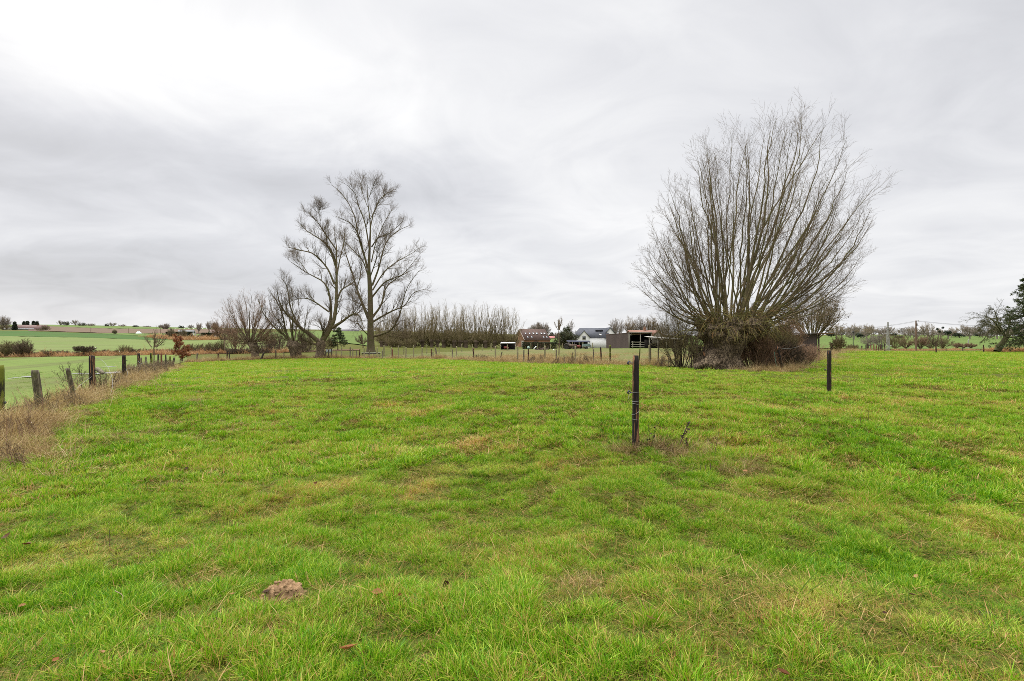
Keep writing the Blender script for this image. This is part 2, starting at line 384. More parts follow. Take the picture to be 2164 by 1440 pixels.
def interp(poly, px):
    a = np.array(poly, float); return np.exp(np.interp(px, a[:, 0], np.log(a[:, 1])))
def field(name, near, far, px0, px1, mat, nx=120, ny=40, eps=0.03):
    """a field sheet between two boundary lines given as (bearing column, distance)"""
    px = np.linspace(px0, px1, nx); n_, f_ = interp(near, px), interp(far, px)
    sd = float(len(name) * 3 + px0); n_ = n_ * (1 + .014 * (vnoise(px / 9.0, px * 0 + sd, 5) - .5)); f_ = f_ * (1 + .03 * (vnoise(px / 11.0, px * 0 + sd + 7, 6) - .5))
    s = np.linspace(0, 1, ny)[:, None]
    d = np.exp(np.log(n_)[None] * (1 - s) + np.log(np.maximum(f_, n_ * 1.001))[None] * s)
    X = (px[None] - 1082) / F * d
    z = h(X.ravel(), d.ravel()) + eps + 0.0003 * d.ravel()
    i = np.arange(ny * nx).reshape(ny, nx)
    q = np.stack([i[:-1, :-1], i[:-1, 1:], i[1:, 1:], i[1:, :-1]], -1).reshape(-1, 4)
    b = MB(); b.add(np.stack([X.ravel(), d.ravel(), z], -1), q)
    return tag(b.build(name, mat), kind='structure')
LF = [(-900, 3.6), (-300, 7.0), (0, 11.7), (78, 13.3), (150, 15), (195, 16.5), (262, 23), (293, 28), (320, 34), (341, 40), (370, 54), (395, 64)]   # left fence line
FF = [(395, 64), (480, 68), (600, 71), (676, 72), (760, 71.8), (829, 67), (912, 62), (1000, 51), (1058, 46.5), (1117, 43), (1194, 40.5), (1270, 38), (1352, 35), (1400, 32.8), (1440, 31), (1490, 29), (1560, 26.6), (1655, 26), (1700, 30), (1740, 42)]
LFo = [(a, b * 1.06 + 0.3) for a, b in LF]
field('crop_field', LFo + [(420, 72), (520, 80)], [(-900, 90), (0, 94), (220, 95), (395, 95), (520, 97)], -900, 395, GCROP)
field('ditch_bank', [(-900, 90), (0, 94), (220, 95), (395, 95), (480, 97), (640, 104), (760, 111)], [(-900, 97), (0, 103), (220, 104), (395, 105), (480, 108), (640, 114), (760, 118)], -900, 760, GBANK, eps=0.06)
field('pale_field', [(-900, 97), (0, 103), (220, 104), (480, 108), (640, 114)], [(-900, 300), (0, 300), (210, 290), (400, 268), (640, 250)], -900, 640, GPALE, eps=0.06)
field('green_strip', [(-900, 300), (0, 300), (210, 290), (400, 268)], [(-900, 405), (0, 405), (105, 405), (210, 385), (330, 330), (400, 272)], -900, 400, GDARK, eps=0.12)
field('hill_pasture', [(212, 387), (330, 332), (400, 274), (480, 262), (700, 190), (780, 132)], [(212, 403), (350, 404), (480, 404), (700, 420), (780, 420)], 212, 790, GFAR, eps=0.2)
field('ploughed_field', [(40, 408), (105, 420), (220, 405), (350, 406), (480, 406)], [(40, 600), (105, 615), (220, 555), (350, 560), (480, 560)], 60, 500, GPLOUGH, eps=0.25)
field('crest_field', [(40, 602), (105, 617), (220, 557), (350, 562), (480, 562)], [(40, 840), (500, 840)], -100, 520, GFAR, eps=0.28)
field('paddock', [(a, b * 1.012 + .3) for a, b in FF], [(700, 74), (790, 76), (850, 84), (912, 92), (1000, 100), (1082, 120), (1200, 128), (1300, 118), (1420, 86), (1560, 60), (1740, 46)], 790, 1700, GPADD, eps=0.05)
field('valley_field', [(1100, 205), (1400, 200), (1740, 150), (1900, 145), (2300, 142)], [(1100, 480), (2300, 480)], 1100, 2500, GFAR, eps=0.15)

# ------------------------------------------------------------------ grass
GRASS = leaf_mat('grass_blade', [(0.0, (0.055, 0.185, 0.004)), (0.25, (0.135, 0.325, 0.007)), (0.50, (0.245, 0.44, 0.012)), (0.72, (0.39, 0.50, 0.04)), (0.86, (0.53, 0.42, 0.12)), (1.0, (0.48, 0.25, 0.085))], 0.30, 0.45, 0.26, patch=0.42)
STRAW = leaf_mat('straw', [(0.0, (0.10, 0.055, 0.025)), (0.25, (0.25, 0.16, 0.07)), (0.6, (0.44, 0.31, 0.15)), (1.0, (0.64, 0.51, 0.29))], 0.3, 0.7, 0.15, patch=1.3)
STRAW2 = leaf_mat('straw_red', [(0.0, (0.28, 0.15, 0.07)), (0.5, (0.46, 0.26, 0.13)), (1.0, (0.60, 0.40, 0.22))], 0.3, 0.7, 0.2, patch=0.2)

def tuft(seed, n, radius, hgt, width, lean, mat, vlo=0.0, vhi=1.0, dead=0.0, ns=3):
    r = np.random.RandomState(seed)
    a = r.rand(n) * 2 * math.pi; q = np.sqrt(r.rand(n)) * radius
    base = np.stack([np.cos(a) * q, np.sin(a) * q, np.full(n, -0.015)], -1)
    b = a + r.normal(0, 1.0, n); H = hgt * r.uniform(0.45, 1.15, n)
    ln = H * np.abs(r.normal(lean, lean * 0.55, n))
    d = np.stack([np.cos(b), np.sin(b), np.zeros(n)], -1); side = np.stack([-np.sin(b), np.cos(b), np.zeros(n)], -1)
    b2 = r.rand(n) * 6.28; side = side * np.cos(b2)[:, None] * .6 + d * np.sin(b2)[:, None] * .6 + side * .4; side /= np.linalg.norm(side, axis=1, keepdims=True) + 1e-6
    w = width * r.uniform(0.6, 1.3, n)
    V = []
    for j in range(ns + 1):
        s = j / ns
        c = base + d * (ln * s ** 1.8)[:, None]; c[:, 2] += H * (s - 0.30 * np.minimum(ln / np.maximum(H, 1e-4), 1.2) * s ** 2.4)
        if j < ns:
            ww = (w * (1 - s ** 1.7 * .75))[:, None]; V += [c - side * ww, c + side * ww]
        else: V += [c]
    k = 2 * ns + 1; v = np.stack(V, 1).reshape(-1, 3); i = np.arange(n)[:, None] * k
    q4 = np.concatenate([i + np.array([[2 * j, 2 * j + 1, 2 * j + 3, 2 * j + 2]]) for j in range(ns - 1)])
    t3 = i + np.array([[2 * ns - 2, 2 * ns - 1, 2 * ns]])
    av = r.uniform(vlo, vhi, n) ; dm = r.rand(n) < dead; av[dm] = r.uniform(0.8, 1.0, dm.sum())
    m = MB(); m.add(v, q4, t3, np.repeat(av, k))
    o = m.build('blades', mat)
    COL.objects.unlink(o)
    return o

def scatter(name, label, cat, pts, protos, scale, idx=None, tilt=0.15, rng=None, kind='stuff'):
    """one 'stuff' object: blades placed at pts by a geometry-nodes instancer"""
    n = len(pts); rng = rng or rs
    me = bpy.data.meshes.new(name); me.vertices.add(n); me.vertices.foreach_set('co', np.asarray(pts, np.float32).ravel())
    rot = np.stack([rng.normal(0, tilt, n), rng.normal(0, tilt, n), rng.rand(n) * 6.283], -1)
    a = me.attributes.new('rot', 'FLOAT_VECTOR', 'POINT'); a.data.foreach_set('vector', rot.astype(np.float32).ravel())
    a = me.attributes.new('scl', 'FLOAT', 'POINT'); a.data.foreach_set('value', np.broadcast_to(np.asarray(scale, np.float32), (n,)).copy())
    a = me.attributes.new('pick', 'INT', 'POINT'); a.data.foreach_set('value', (rng.randint(0, len(protos), n) if idx is None else idx).astype(np.int32))
    c = bpy.data.collections.new(name + '_blades')
    for i, p in enumerate(protos):
        p.name = '%s_%02d' % (name, i); c.objects.link(p)
    g = bpy.data.node_groups.new(name, 'GeometryNodeTree')
    g.interface.new_socket('Geometry', in_out='INPUT', socket_type='NodeSocketGeometry'); g.interface.new_socket('Geometry', in_out='OUTPUT', socket_type='NodeSocketGeometry')
    N = g.nodes.new; gi, go = N('NodeGroupInput'), N('NodeGroupOutput')
    ip, ci = N('GeometryNodeInstanceOnPoints'), N('GeometryNodeCollectionInfo')
    ci.inputs['Collection'].default_value = c; ci.inputs['Separate Children'].default_value = True; ci.inputs['Reset Children'].default_value = True
    ip.inputs['Pick Instance'].default_value = True
    def at(nm, ty):
        k = N('GeometryNodeInputNamedAttribute'); k.data_type = ty; k.inputs['Name'].default_value = nm; return k.outputs['Attribute']
    l = g.links.new
    l(gi.outputs[0], ip.inputs['Points']); l(ci.outputs[0], ip.inputs['Instance']); l(at('pick', 'INT'), ip.inputs['Instance Index'])
    l(at('rot', 'FLOAT_VECTOR'), ip.inputs['Rotation']); l(at('scl', 'FLOAT'), ip.inputs['Scale']); l(ip.outputs[0], go.inputs[0])
    o = bpy.data.objects.new(name, me); COL.objects.link(o)
    md = o.modifiers.new('blades', 'NODES'); md.node_group = g
    return tag(o, label, cat, kind=kind)

def inpoly(x, y, poly):
    p = np.array(poly); ins = np.zeros(len(x), bool); j = len(p) - 1
    for i in range(len(p)):
        c = ((p[i, 1] > y) != (p[j, 1] > y)) & (x < (p[j, 0] - p[i, 0]) * (y - p[i, 1]) / (p[j, 1] - p[i, 1] + 1e-12) + p[i, 0])
        ins ^= c; j = i
    return ins
MEADOW = [_world(a, b) for a, b in LF[1:]] + [_world(a, b * 0.992) for a, b in FF] + [_world(a, b) for a, b in [(1765, 58), (1800, 74), (1865, 82), (1900, 126), (2164, 126), (2700, 130)]] + [(60, 3), (20, -2), (-5, -2), (-7.2, 5)]
def polar_points(r0, r1, dens, th=0.93, rng=rs):
    """random points, density per m2, in the sector ahead"""
    area = th * (r1 ** 2 - r0 ** 2); n = int(area * dens)
    r = np.sqrt(rng.uniform(r0 ** 2, r1 ** 2, n)); a = rng.uniform(-th, th, n)
    return r * np.sin(a), r * np.cos(a)
MOLE = G(600, 3.36)
def grass_band(name, label, r0, r1, dens, protos, s0, s1, bald=None, th=0.93):
    x, y = polar_points(r0, r1, dens, th)
    k = inpoly(x, y, MEADOW); x, y = x[k], y[k]
    n = vnoise(x / 0.75, y / 0.6, 11) * 0.5 + vnoise(x / 0.22, y / 0.2, 12) * 0.5
    keep = rs.rand(len(x)) < np.clip(0.62 + 0.9 * n, 0, 1)
    x, y, n = x[keep], y[keep], n[keep]
    dm = np.hypot((x - MOLE[0]) * .85, (y - MOLE[1] + .05))
    k = dm > 0.19; x, y, n = x[k], y[k], n[k]
    big = vnoise(x / 2.3, y / 2.1, 13)
    # tussocks: small cushions stand clearly above the grazed grass between them
    cu = np.clip((np.maximum(vnoise(x / 0.20 + y * .5, y / 0.17, 17), vnoise(x / 0.38, y / 0.30, 18) * .92) - .40) / .4, 0, 1) if r0 < 20 else np.clip(n * 2 - .5, 0, 1)
    kk = rs.rand(len(x)) < (.56 + .6 * cu if r0 < 20 else 1.0 + 0 * cu); x, y, n, big, cu = x[kk], y[kk], n[kk], big[kk], cu[kk]
    sc = (s0 + (s1 - s0) * cu ** 1.2) * (0.75 + 0.5 * big) * rs.uniform(0.8, 1.2, len(x))
    # straw-coloured patches take the drier tufts
    dry = vnoise(x / 0.55, y / 0.5, 14) * .5 + vnoise(x / 1.9, y / 1.6, 15) * .5
    half = len(protos) // 3
    idx = np.where(dry + rs.normal(0, 0.07, len(x)) > (0.64 if r0 < 7 else 0.73), rs.randint(len(protos) - half, len(protos), len(x)), rs.randint(0, len(protos) - half, len(x)))
    z = h(x, y)
    return scatter(name, label, 'grass', np.stack([x, y, z], -1), protos, sc, idx)
def underlay(name, label, r0, r1, dens, protos, s0, s1):
    x, y = polar_points(r0, r1, dens); k = inpoly(x, y, MEADOW); x, y = x[k], y[k]
    k = np.hypot(x - MOLE[0], y - MOLE[1]) > .15; x, y = x[k], y[k]
    return scatter(name, label, 'grass', np.stack([x, y, h(x, y) - .004], -1), protos, rs.uniform(s0, s1, len(x)), tilt=.2)
THATCH = leaf_mat('thatch', [(0.0, (0.045, 0.085, 0.004)), (0.35, (0.10, 0.15, 0.008)), (0.58, (0.18, 0.15, 0.022)), (0.8, (0.26, 0.14, 0.045)), (1.0, (0.42, 0.29, 0.12))], 0.15, 0.7, 0.15, patch=0.8)
und_p = [tuft(250 + i, 34, 0.07, 0.032, 0.0024, 2.2, THATCH) for i in range(5)]
underlay('near_thatch', 'short flattened thatch of old grass under the green blades nearby', 1.2, 7.5, 430, und_p, .8, 1.5)
und_q = [tuft(260 + i, 50, 0.14, 0.04, 0.0045, 2.0, THATCH) for i in range(4)]
underlay('middle_thatch', 'short flattened thatch of old grass between the two standing posts', 7.5, 24, 95, und_q, .8, 1.5)
near_p = [tuft(100 + i, 44, 0.045, 0.080, 0.0021, 0.55, GRASS, 0.0, 0.80, 0.15) for i in range(6)] + [tuft(120 + i, 40, 0.055, 0.066, 0.0020, 0.8, GRASS, 0.40, 1.0, 0.4) for i in range(3)]
grass_band('near_grass', 'short green pasture grass with straw-coloured blades closest to the viewer', 1.2, 7.5, 680, near_p, 0.48, 1.42)
mid_p = [tuft(140 + i, 54, 0.085, 0.088, 0.0034, 0.5, GRASS, 0.0, 0.85, 0.08) for i in range(6)] + [tuft(160 + i, 50, 0.10, 0.075, 0.0034, 0.8, GRASS, 0.45, 1.0, 0.3) for i in range(3)]
grass_band('middle_grass', 'bright green pasture grass around the two standing posts', 7.5, 22, 200, mid_p, 0.52, 1.5)
far_p = [tuft(180 + i, 80, 0.26, 0.11, 0.008, 0.6, GRASS, 0.2, 0.85, 0.05) for i in range(4)] + [tuft(190 + i, 80, 0.28, 0.09, 0.008, 1.0, GRASS, 0.4, 0.95, 0.15) for i in range(2)]
grass_band('far_grass', 'yellow-green pasture grass reaching to the far fence', 22, 135, 9.0, far_p, 0.5, 1.3)

CROPM = leaf_mat('crop_blade', [(0.0, (0.12, 0.2, 0.03)), (1.0, (0.25, 0.34, 0.075))], 0.35, 0.5, 0.2, patch=0.1)
# young crop left of the fence
x, y = polar_points(10, 60, 10, 0.95)
cf = [_world(a, b * 1.05 + .5) for a, b in LF] + [_world(-400, 60), _world(-900, 8)]
k = inpoly(x, y, cf); x, y = x[k], y[k]
crop_p = [tuft(200 + i, 30, 0.14, 0.08, 0.004, 0.6, CROPM, 0.0, 0.9, 0.02) for i in range(4)]
scatter('crop_seedlings', 'thin young green crop growing in the field beyond the left fence', 'crop', np.stack([x, y, h(x, y)], -1), crop_p, rs.uniform(.7, 1.2, len(x)))

def along(poly, n, spread, rng=rs, bias=0.0):
    """n random points along a (column, distance) line, scattered sideways"""
    p = np.array([_world(a, b) for a, b in poly]); seg = np.diff(p, axis=0); L = np.hypot(seg[:, 0], seg[:, 1]); cs = np.concatenate([[0], np.cumsum(L)])
    s = rng.uniform(0, cs[-1], n); i = np.clip(np.searchsorted(cs, s) - 1, 0, len(seg) - 1); f = (s - cs[i]) / L[i]
    q = p[i] + seg[i] * f[:, None]; nr = np.stack([-seg[i, 1], seg[i, 0]], -1) / L[i][:, None]
    return q + nr * (rng.normal(0, 1, n) * spread + bias)[:, None]
straw_p = [tuft(300 + i, 42, 0.18, 0.44, 0.0030, 0.95, STRAW, 0, 1) for i in range(5)] + [tuft(310 + i, 36, 0.2, 0.30, 0.0026, 1.5, STRAW, 0.2, 1) for i in range(4)]
def verge(name, label, poly, n, spread, sc0, sc1, protos=None, bias=0.0, z=0.0):
    q = along(poly, n, spread, bias=bias)
    pr = [p.copy() for p in (protos or straw_p)]
    c = vnoise(q[:, 0] / 1.4, q[:, 1] / 1.4, 31)
    k = rs.rand(len(q)) < np.clip(c * 1.7, 0.25, 1); q = q[k]; c = c[k]
    return scatter(name, label, 'dry grass', np.stack([q[:, 0], q[:, 1], h(q[:, 0], q[:, 1]) + z], -1), pr, (sc0 + (sc1 - sc0) * np.clip(c * 1.6 - .35, 0, 1)) * rs.uniform(.6, 1.3, len(q)), tilt=0.42)
verge('dry_grass', 'tangled tan dead grass along the foot of the left fence', [(-300, 7.0), (0, 11.2), (40, 12), (78, 12.9), (150, 14.6)], 520, 0.42, 0.5, 1.25, bias=-0.30)
verge('dry_grass', 'thick tan dead grass spilling into the meadow at the near left edge', [(-160, 6.2), (-20, 6.5), (25, 7.4), (55, 9.0), (88, 11.6)], 620, 0.38, 0.5, 1.25, bias=0.25)
verge('dry_grass', 'tan dead grass and stalks around the black posts of the left fence', [(150, 14.6), (195, 16.3), (262, 22.6), (293, 27.6)], 560, 0.40, 0.5, 1.3, bias=-0.2)
verge('dry_grass', 'brown dead grass at the far end of the left fence', LF[7:11], 600, 0.55, 0.7, 1.4)
verge('dry_grass', 'tan dead grass strip under the far fence by the pollards', FF[0:5], 1500, 0.5, 0.9, 1.7)
verge('dry_grass', 'tan dead grass strip under the far fence before the tall bare tree', FF[4:8], 1100, 0.5, 0.8, 1.5)
verge('dry_grass', 'russet dead grass strip under the far fence before the houses', FF[7:14], 1900, 0.5, 0.7, 1.45)
verge('dry_grass', 'pale dead grass fringe in front of the big willow and its brambles', [(1535, 26.6), (1600, 25.9), (1655, 25.6), (1700, 28.5)], 300, 0.40, 0.5, 1.1)
verge('dry_grass', 'russet dead grass where the brambles end at the right field', [(1735, 40), (1765, 58), (1800, 74), (1868, 81)], 600, 0.8, 0.8, 1.5)
bank_p = [tuft(330 + i, 40, 0.5, 0.7, 0.02, 0.8, STRAW2, 0, 1) for i in range(3)]
verge('dry_grass', 'orange-tan dead grass along the ditch bank across the left field', [(-700, 93), (0, 95), (220, 96), (395, 96), (480, 98), (640, 105)], 1500, 0.9, 0.8, 1.4, bank_p)
verge('dry_grass', 'tan dead grass strip at the far edge of the right field', [(1890, 128), (2000, 128), (2100, 126), (2300, 122)], 500, 1.0, 0.5, 0.8, bank_p)
verge('dry_grass', 'thick tan dead grass below the conifer at the right edge', [(2085, 92), (2130, 90), (2164, 88), (2300, 84)], 420, 1.3, 0.8, 1.3, bank_p)
verge('dry_grass', 'russet dead bushes on the hill pasture below the far farm', [(320, 330), (350, 305), (385, 285), (430, 275), (465, 268)], 420, 2.2, 2.4, 3.6, bank_p)
# rough patches inside the paddock
x = []; 
q = along([(1000, 60), (1080, 54), (1180, 52), (1290, 48), (1390, 42)], 3600, 8.0); k = vnoise(q[:, 0] / 3.0, q[:, 1] / 3.0, 33) > 0.45; k &= ~inpoly(q[:, 0], q[:, 1], MEADOW); q = q[k]
scatter('dry_grass', 'tan and russet rough grass inside the paddock beyond the far fence', 'dry grass', np.stack([q[:, 0], q[:, 1], h(q[:, 0], q[:, 1])], -1), [p.copy() for p in straw_p], rs.uniform(.6, 1.4, len(q)), tilt=.3)
# a few straw patches in the meadow itself
def patch(px, d, n, sx, sy, label, sc=(0.35, 0.8), protos=None):
    g = G(px, d); q = np.stack([rs.normal(g[0], sx, n), rs.normal(g[1], sy, n)], -1)
    scatter('dry_grass', label, 'dry grass', np.stack([q[:, 0], q[:, 1], h(q[:, 0], q[:, 1])], -1), [p.copy() for p in (protos or straw_p)], rs.uniform(*sc, n), tilt=.35)
patch(1400, 7.25, 40, 0.22, 0.12, 'dark brown matted dead weeds right of the foot of the nearest post', (.25, .6), [tuft(350 + i, 40, 0.14, 0.40, 0.003, 1.6, leaf_mat('dark_straw', [(0, (.03, .02, .014)), (.6, (.11, .065, .035)), (1, (.28, .17, .08))], .2, .8, .1), 0, 1) for i in range(3)])
patch(1440, 7.0, 60, 0.30, 0.22, 'flattened tan dead grass beside the nearest post', (.25, .62))
patch(1560, 6.4, 24, 0.2, 0.12, 'small mat of pale dead grass to the right of the nearest post', (.25, .5))
patch(1300, 7.2, 18, 0.2, 0.12, 'thin dead grass to the left of the nearest post', (.2, .5))
patch(1250, 3.35, 20, 0.12, 0.14, 'brownish dead tuft in the foreground grass', (.14, .28))
patch(255, 9.6, 16, 0.45, 0.4, 'pale dry stalks in the grass near the left fence', (.5, .8))
patch(385, 14.0, 8, 0.25, 0.3, 'small pale dry stalks in the grass farther along the left fence', (.5, .8))
# ------------------------------------------------------------------ trees
def unit(v): return v / (np.linalg.norm(v, axis=-1, keepdims=True) + 1e-12)
def smooth_line(pts, m):
    """Catmull-Rom through the given points, m samples"""
    p = np.array(pts, float); p = np.concatenate([[2 * p[0] - p[1]], p, [2 * p[-1] - p[-2]]])
    s = np.linspace(0, len(p) - 3 - 1e-6, m); i = s.astype(int); f = (s - i)[:, None]
    a, b, c, d = p[i], p[i + 1], p[i + 2], p[i + 3]
    return 0.5 * (2 * b + (c - a) * f + (2 * a - 5 * b + 4 * c - d) * f ** 2 + (3 * b - a - 3 * c + d) * f ** 3)
def spawn(pts, rad, n, rng, t0=0.2, t1=1.0, ln=(0.15, 0.3), ang=(25, 50), up=0.1, wig=0.12, M=6, rf=0.5, rmin=0.004, rmax=9, absolute=False, taper=0.35, rtip=None):
    """grow n children from every parent stem"""
    N, Mp, _ = pts.shape
    t = t0 + (t1 - t0) * (np.arange(n)[None] + rng.rand(N, n)) / n
    f = t * (Mp - 1); i = np.clip(f.astype(int), 0, Mp - 2); w = (f - i)[..., None]
    ar = np.arange(N)[:, None]
    pos = pts[ar, i] * (1 - w) + pts[ar, i + 1] * w
    r0 = rad[ar, i] * (1 - w[..., 0]) + rad[ar, i + 1] * w[..., 0]
    tg = unit(pts[ar, i + 1] - pts[ar, i])
    pos, r0, tg = pos.reshape(-1, 3), r0.ravel(), tg.reshape(-1, 3); C = len(pos)
    plen = np.linalg.norm(np.diff(pts, axis=1), axis=2).sum(1)
    L = rng.uniform(ln[0], ln[1], C)
    L = L * np.repeat(plen, n) * (1.25 - 0.75 * t.ravel()) if not absolute else L * (1.2 - 0.8 * t.ravel())
    sd = unit(np.cross(tg, rng.normal(size=(C, 3))))
    a = np.radians(rng.uniform(ang[0], ang[1], C))[:, None]
    d = tg * np.cos(a) + sd * np.sin(a)
    out_ = np.empty((C, M, 3)); out_[:, 0] = pos; st = (L / (M - 1))[:, None]
    for j in range(1, M):
        d = unit(d + np.array([[0, 0, up]]) + rng.normal(0, wig, (C, 3)))
        out_[:, j] = out_[:, j - 1] + d * st
    rb = np.clip(r0 * rf, rmin, rmax)
    s = np.linspace(0, 1, M)[None]
    rr = rb[:, None] * (1 - s * (1 - taper)) if rtip is None else rb[:, None] * (1 - s) + np.minimum(rtip, rb)[:, None] * s
    return out_, rr
def stems_to(p0, p3, d0, d3, M, rng, wob=0.02):
    """Bezier stems from p0 to p3 leaving along d0 and arriving along d3"""
    L = np.linalg.norm(p3 - p0, axis=1)[:, None]
    c1 = p0 + unit(d0) * L * 0.38; c2 = p3 - unit(d3) * L * 0.33
    s = np.linspace(0, 1, M)[None, :, None]
    q = (1 - s) ** 3 * p0[:, None] + 3 * (1 - s) ** 2 * s * c1[:, None] + 3 * (1 - s) * s ** 2 * c2[:, None] + s ** 3 * p3[:, None]
    w = np.cumsum(rng.normal(0, 1, q.shape), axis=1) * wob * L[:, None, :] / math.sqrt(M) * np.minimum(s * 3, 1)
    return q + w - w[:, -1:] * s
def trunk_mesh(mb, axis, radii, k=20, lump=0.08, seed=1, lobes=5):
    ax = smooth_line(axis, 26); rr = np.interp(np.linspace(0, 1, 26), np.linspace(0, 1, len(radii)), radii)
    an = np.arange(k) * 2 * math.pi / k; V = []
    for j in range(26):
        s = j / 25
        m = 1 + lump * (np.sin(an * lobes + s * 2.2 + seed) * .7 + 2.2 * (vnoise(np.cos(an) * 2.2 + 5, np.sin(an) * 2.2 + s * 5 + seed, seed) - .5))
        V.append(np.stack([ax[j, 0] + np.cos(an) * rr[j] * m, ax[j, 1] + np.sin(an) * rr[j] * m, np.full(k, ax[j, 2]) + (vnoise(np.cos(an) * 3, np.sin(an) * 3 + s * 3, seed + 2) - .5) * rr[j] * .3], -1))
    V = np.concatenate(V); i = np.arange(26 * k).reshape(26, k)
    q = np.stack([i[:-1], np.roll(i[:-1], -1, 1), np.roll(i[1:], -1, 1), i[1:]], -1).reshape(-1, 4)
    top = len(V); V = np.concatenate([V, [ax[-1] + np.array([0, 0, rr[-1] * .25])]])
    t3 = np.stack([i[-1], np.roll(i[-1], -1), np.full(k, top)], -1)
    mb.add(V, q, t3); return mb

def pollard_crown(root, head, R, hr, n, rng, env, mats, r0=0.05, depth=0.55, twig=(12, 9, 7, 3), rtw=0.006, squat=1.0, names=('branches', 'twigs'), M=14, rf=.45):
    """poles fanning out of a pollard head at `head` to the outline env = [(angle from vertical in degrees, length in m)]"""
    e = np.array(env, float)
    a = np.interp(rng.rand(n), np.linspace(0, 1, 400), np.interp(np.linspace(0, 1, 400), np.cumsum(np.interp(np.linspace(e[0, 0], e[-1, 0], 400), e[:, 0], e[:, 1]) ** 0.9) / np.sum(np.interp(np.linspace(e[0, 0], e[-1, 0], 400), e[:, 0], e[:, 1]) ** 0.9), np.linspace(e[0, 0], e[-1, 0], 400)))
    Rr = np.interp(a, e[:, 0], e[:, 1]); f = np.where(rng.rand(n) < 0.68, rng.uniform(0.91, 1.0, n), rng.uniform(0.45, 0.9, n))
    ra = np.radians(a); dep = rng.normal(0, 0.5, n).clip(-1, 1) * depth
    L = Rr * f * .99; L = L * (1 + dep * L / max(float(head[1]), 60.0 if head[1] < 1 else 1.0))
    end = head + np.stack([np.sin(ra) * L, dep * L, np.cos(ra) * L * np.sqrt(1 - 0.35 * dep ** 2)], -1)
    p0 = head + np.stack([np.sign(a) * np.clip(np.abs(a) / 55, 0, 1) ** .7 * hr * rng.uniform(.5, 1.1, n) + rng.normal(0, hr * .22, n), dep / max(depth, .01) * hr * .8 + rng.normal(0, hr * .25, n), rng.uniform(-0.45, 0.35, n) * min(hr, 1.2) * np.cos(ra * .7)], -1)
    i0 = np.radians(a * (0.72 + 0.5 * np.clip(np.abs(a) / 50, 0, 1)) + rng.normal(0, 9, n)); i3 = np.radians(a * 0.55 + rng.normal(0, 7, n))
    d0 = np.stack([np.sin(i0), dep * 1.3, np.cos(i0)], -1); d3 = np.stack([np.sin(i3), dep * .6, np.cos(i3)], -1)
    st = stems_to(p0, end, d0, d3, M, rng, 0.021)
    rb = r0 * (L / np.max(Rr)) * rng.uniform(0.6, 1.25, n)
    s = np.linspace(0, 1, M)[None]; rad = rb[:, None] * (1 - s) ** 0.85 + rtw * 0.9
    b = MB(); b.tubes(st, rad, 6)
    s2, r2 = spawn(st, rad, twig[0], rng, .22, .97, (.16, .34), (16, 38), .06, .07, 7, rf, rtw, 9, taper=.3)
    b.tubes(s2, r2, 4)
    b.build(names[0], mats[0], root)
    w = MB()
    s3, r3 = spawn(s2, r2, twig[1], rng, .15, 1, (.35, .75), (22, 48), .05, .10, 5, .6, rtw * .7, 9, taper=.45)
    s3b, r3b = spawn(st, rad, twig[2], rng, .3, 1, (.05, .11), (22, 48), .05, .10, 5, .4, rtw * .7, rtw * 1.3, taper=.45)
    w.tubes(s3, r3, 3); w.tubes(s3b, r3b, 3)
    if twig[3]:
        s4, r4 = spawn(s3, r3, twig[3], rng, .25, 1, (.35, .7), (20, 45), .03, .10, 4, .7, rtw * .5, rtw * .8, taper=.5)
        w.tubes(s4, r4, 3)
    w.build(names[1], mats[1], root)
    return st, rad

def limb_tree(root, limbs, rng, mats, lv, M=14, names=('branches', 'twigs')):
    """limbs: list of (world points, r start, r end); lv: spawn settings per level; the last two levels are twigs"""
    P0 = np.stack([smooth_line(l[0], M) for l in limbs])
    s = np.linspace(0, 1, M); R0 = np.stack([l[1] + (l[2] - l[1]) * s ** 0.8 for l in limbs])
    R0 = np.minimum(R0, R0) ; P0 = P0 + np.cumsum(rng.normal(0, 1, P0.shape), 1) * 0.03 * s[None, :, None]
    b = MB(); b.tubes(P0, R0, 9)
    w = MB(); cur = (P0, R0); pools = [(P0, R0)]
    for li, kw in enumerate(lv):
        src = pools[kw.pop('src', -1)]; tw = kw.pop('twig', False); k = kw.pop('k', 4)
        c = spawn(src[0], src[1], rng=rng, **kw); pools.append(c)
        (w if tw else b).tubes(c[0], c[1], k)
    b.build(names[0], mats[0], root); w.build(names[1], mats[1], root)
    return pools

# --- the big pollard willow
WD = 29.0; wg = G(1528, WD); hd = P(1545, 690, WD)
willow = thing('pollard_willow', 'huge old pollard willow with a massive gnarled trunk and fan of bare poles', 'tree', wg)
rw = np.random.RandomState(21); K_ = WD / F
tb = MB()
trunk_mesh(tb, [P(1528, 786, WD), P(1524, 765, WD), P(1530, 738, WD), P(1540, 712, WD), P(1545, 690, WD)], [1.2, 1.0, .82, 1.02, 1.55, 1.2], 72, .15, 3, 9)
trunk_mesh(tb, [P(1500, 784, WD - .3), P(1496, 768, WD - .35), P(1504, 748, WD - .2), P(1514, 730, WD)], [.72, .85, .7, .4], 28, .16, 8, 4)
for i in range(22):
    a_ = rw.uniform(0, 6.28); q_ = rw.uniform(.8, 1.85)
    c_ = hd + np.array([math.cos(a_) * q_ + .1, math.sin(a_) * q_ * .8, rw.uniform(-.45, .2)])
    trunk_mesh(tb, [c_ + np.array([0, 0, -.45]), c_, c_ + np.array([math.cos(a_) * .2, math.sin(a_) * .2, .35])], [.2, .42, .12], 12, .2, i + 20, 3)
tb.build('trunk', MAT['bark_old'], willow)
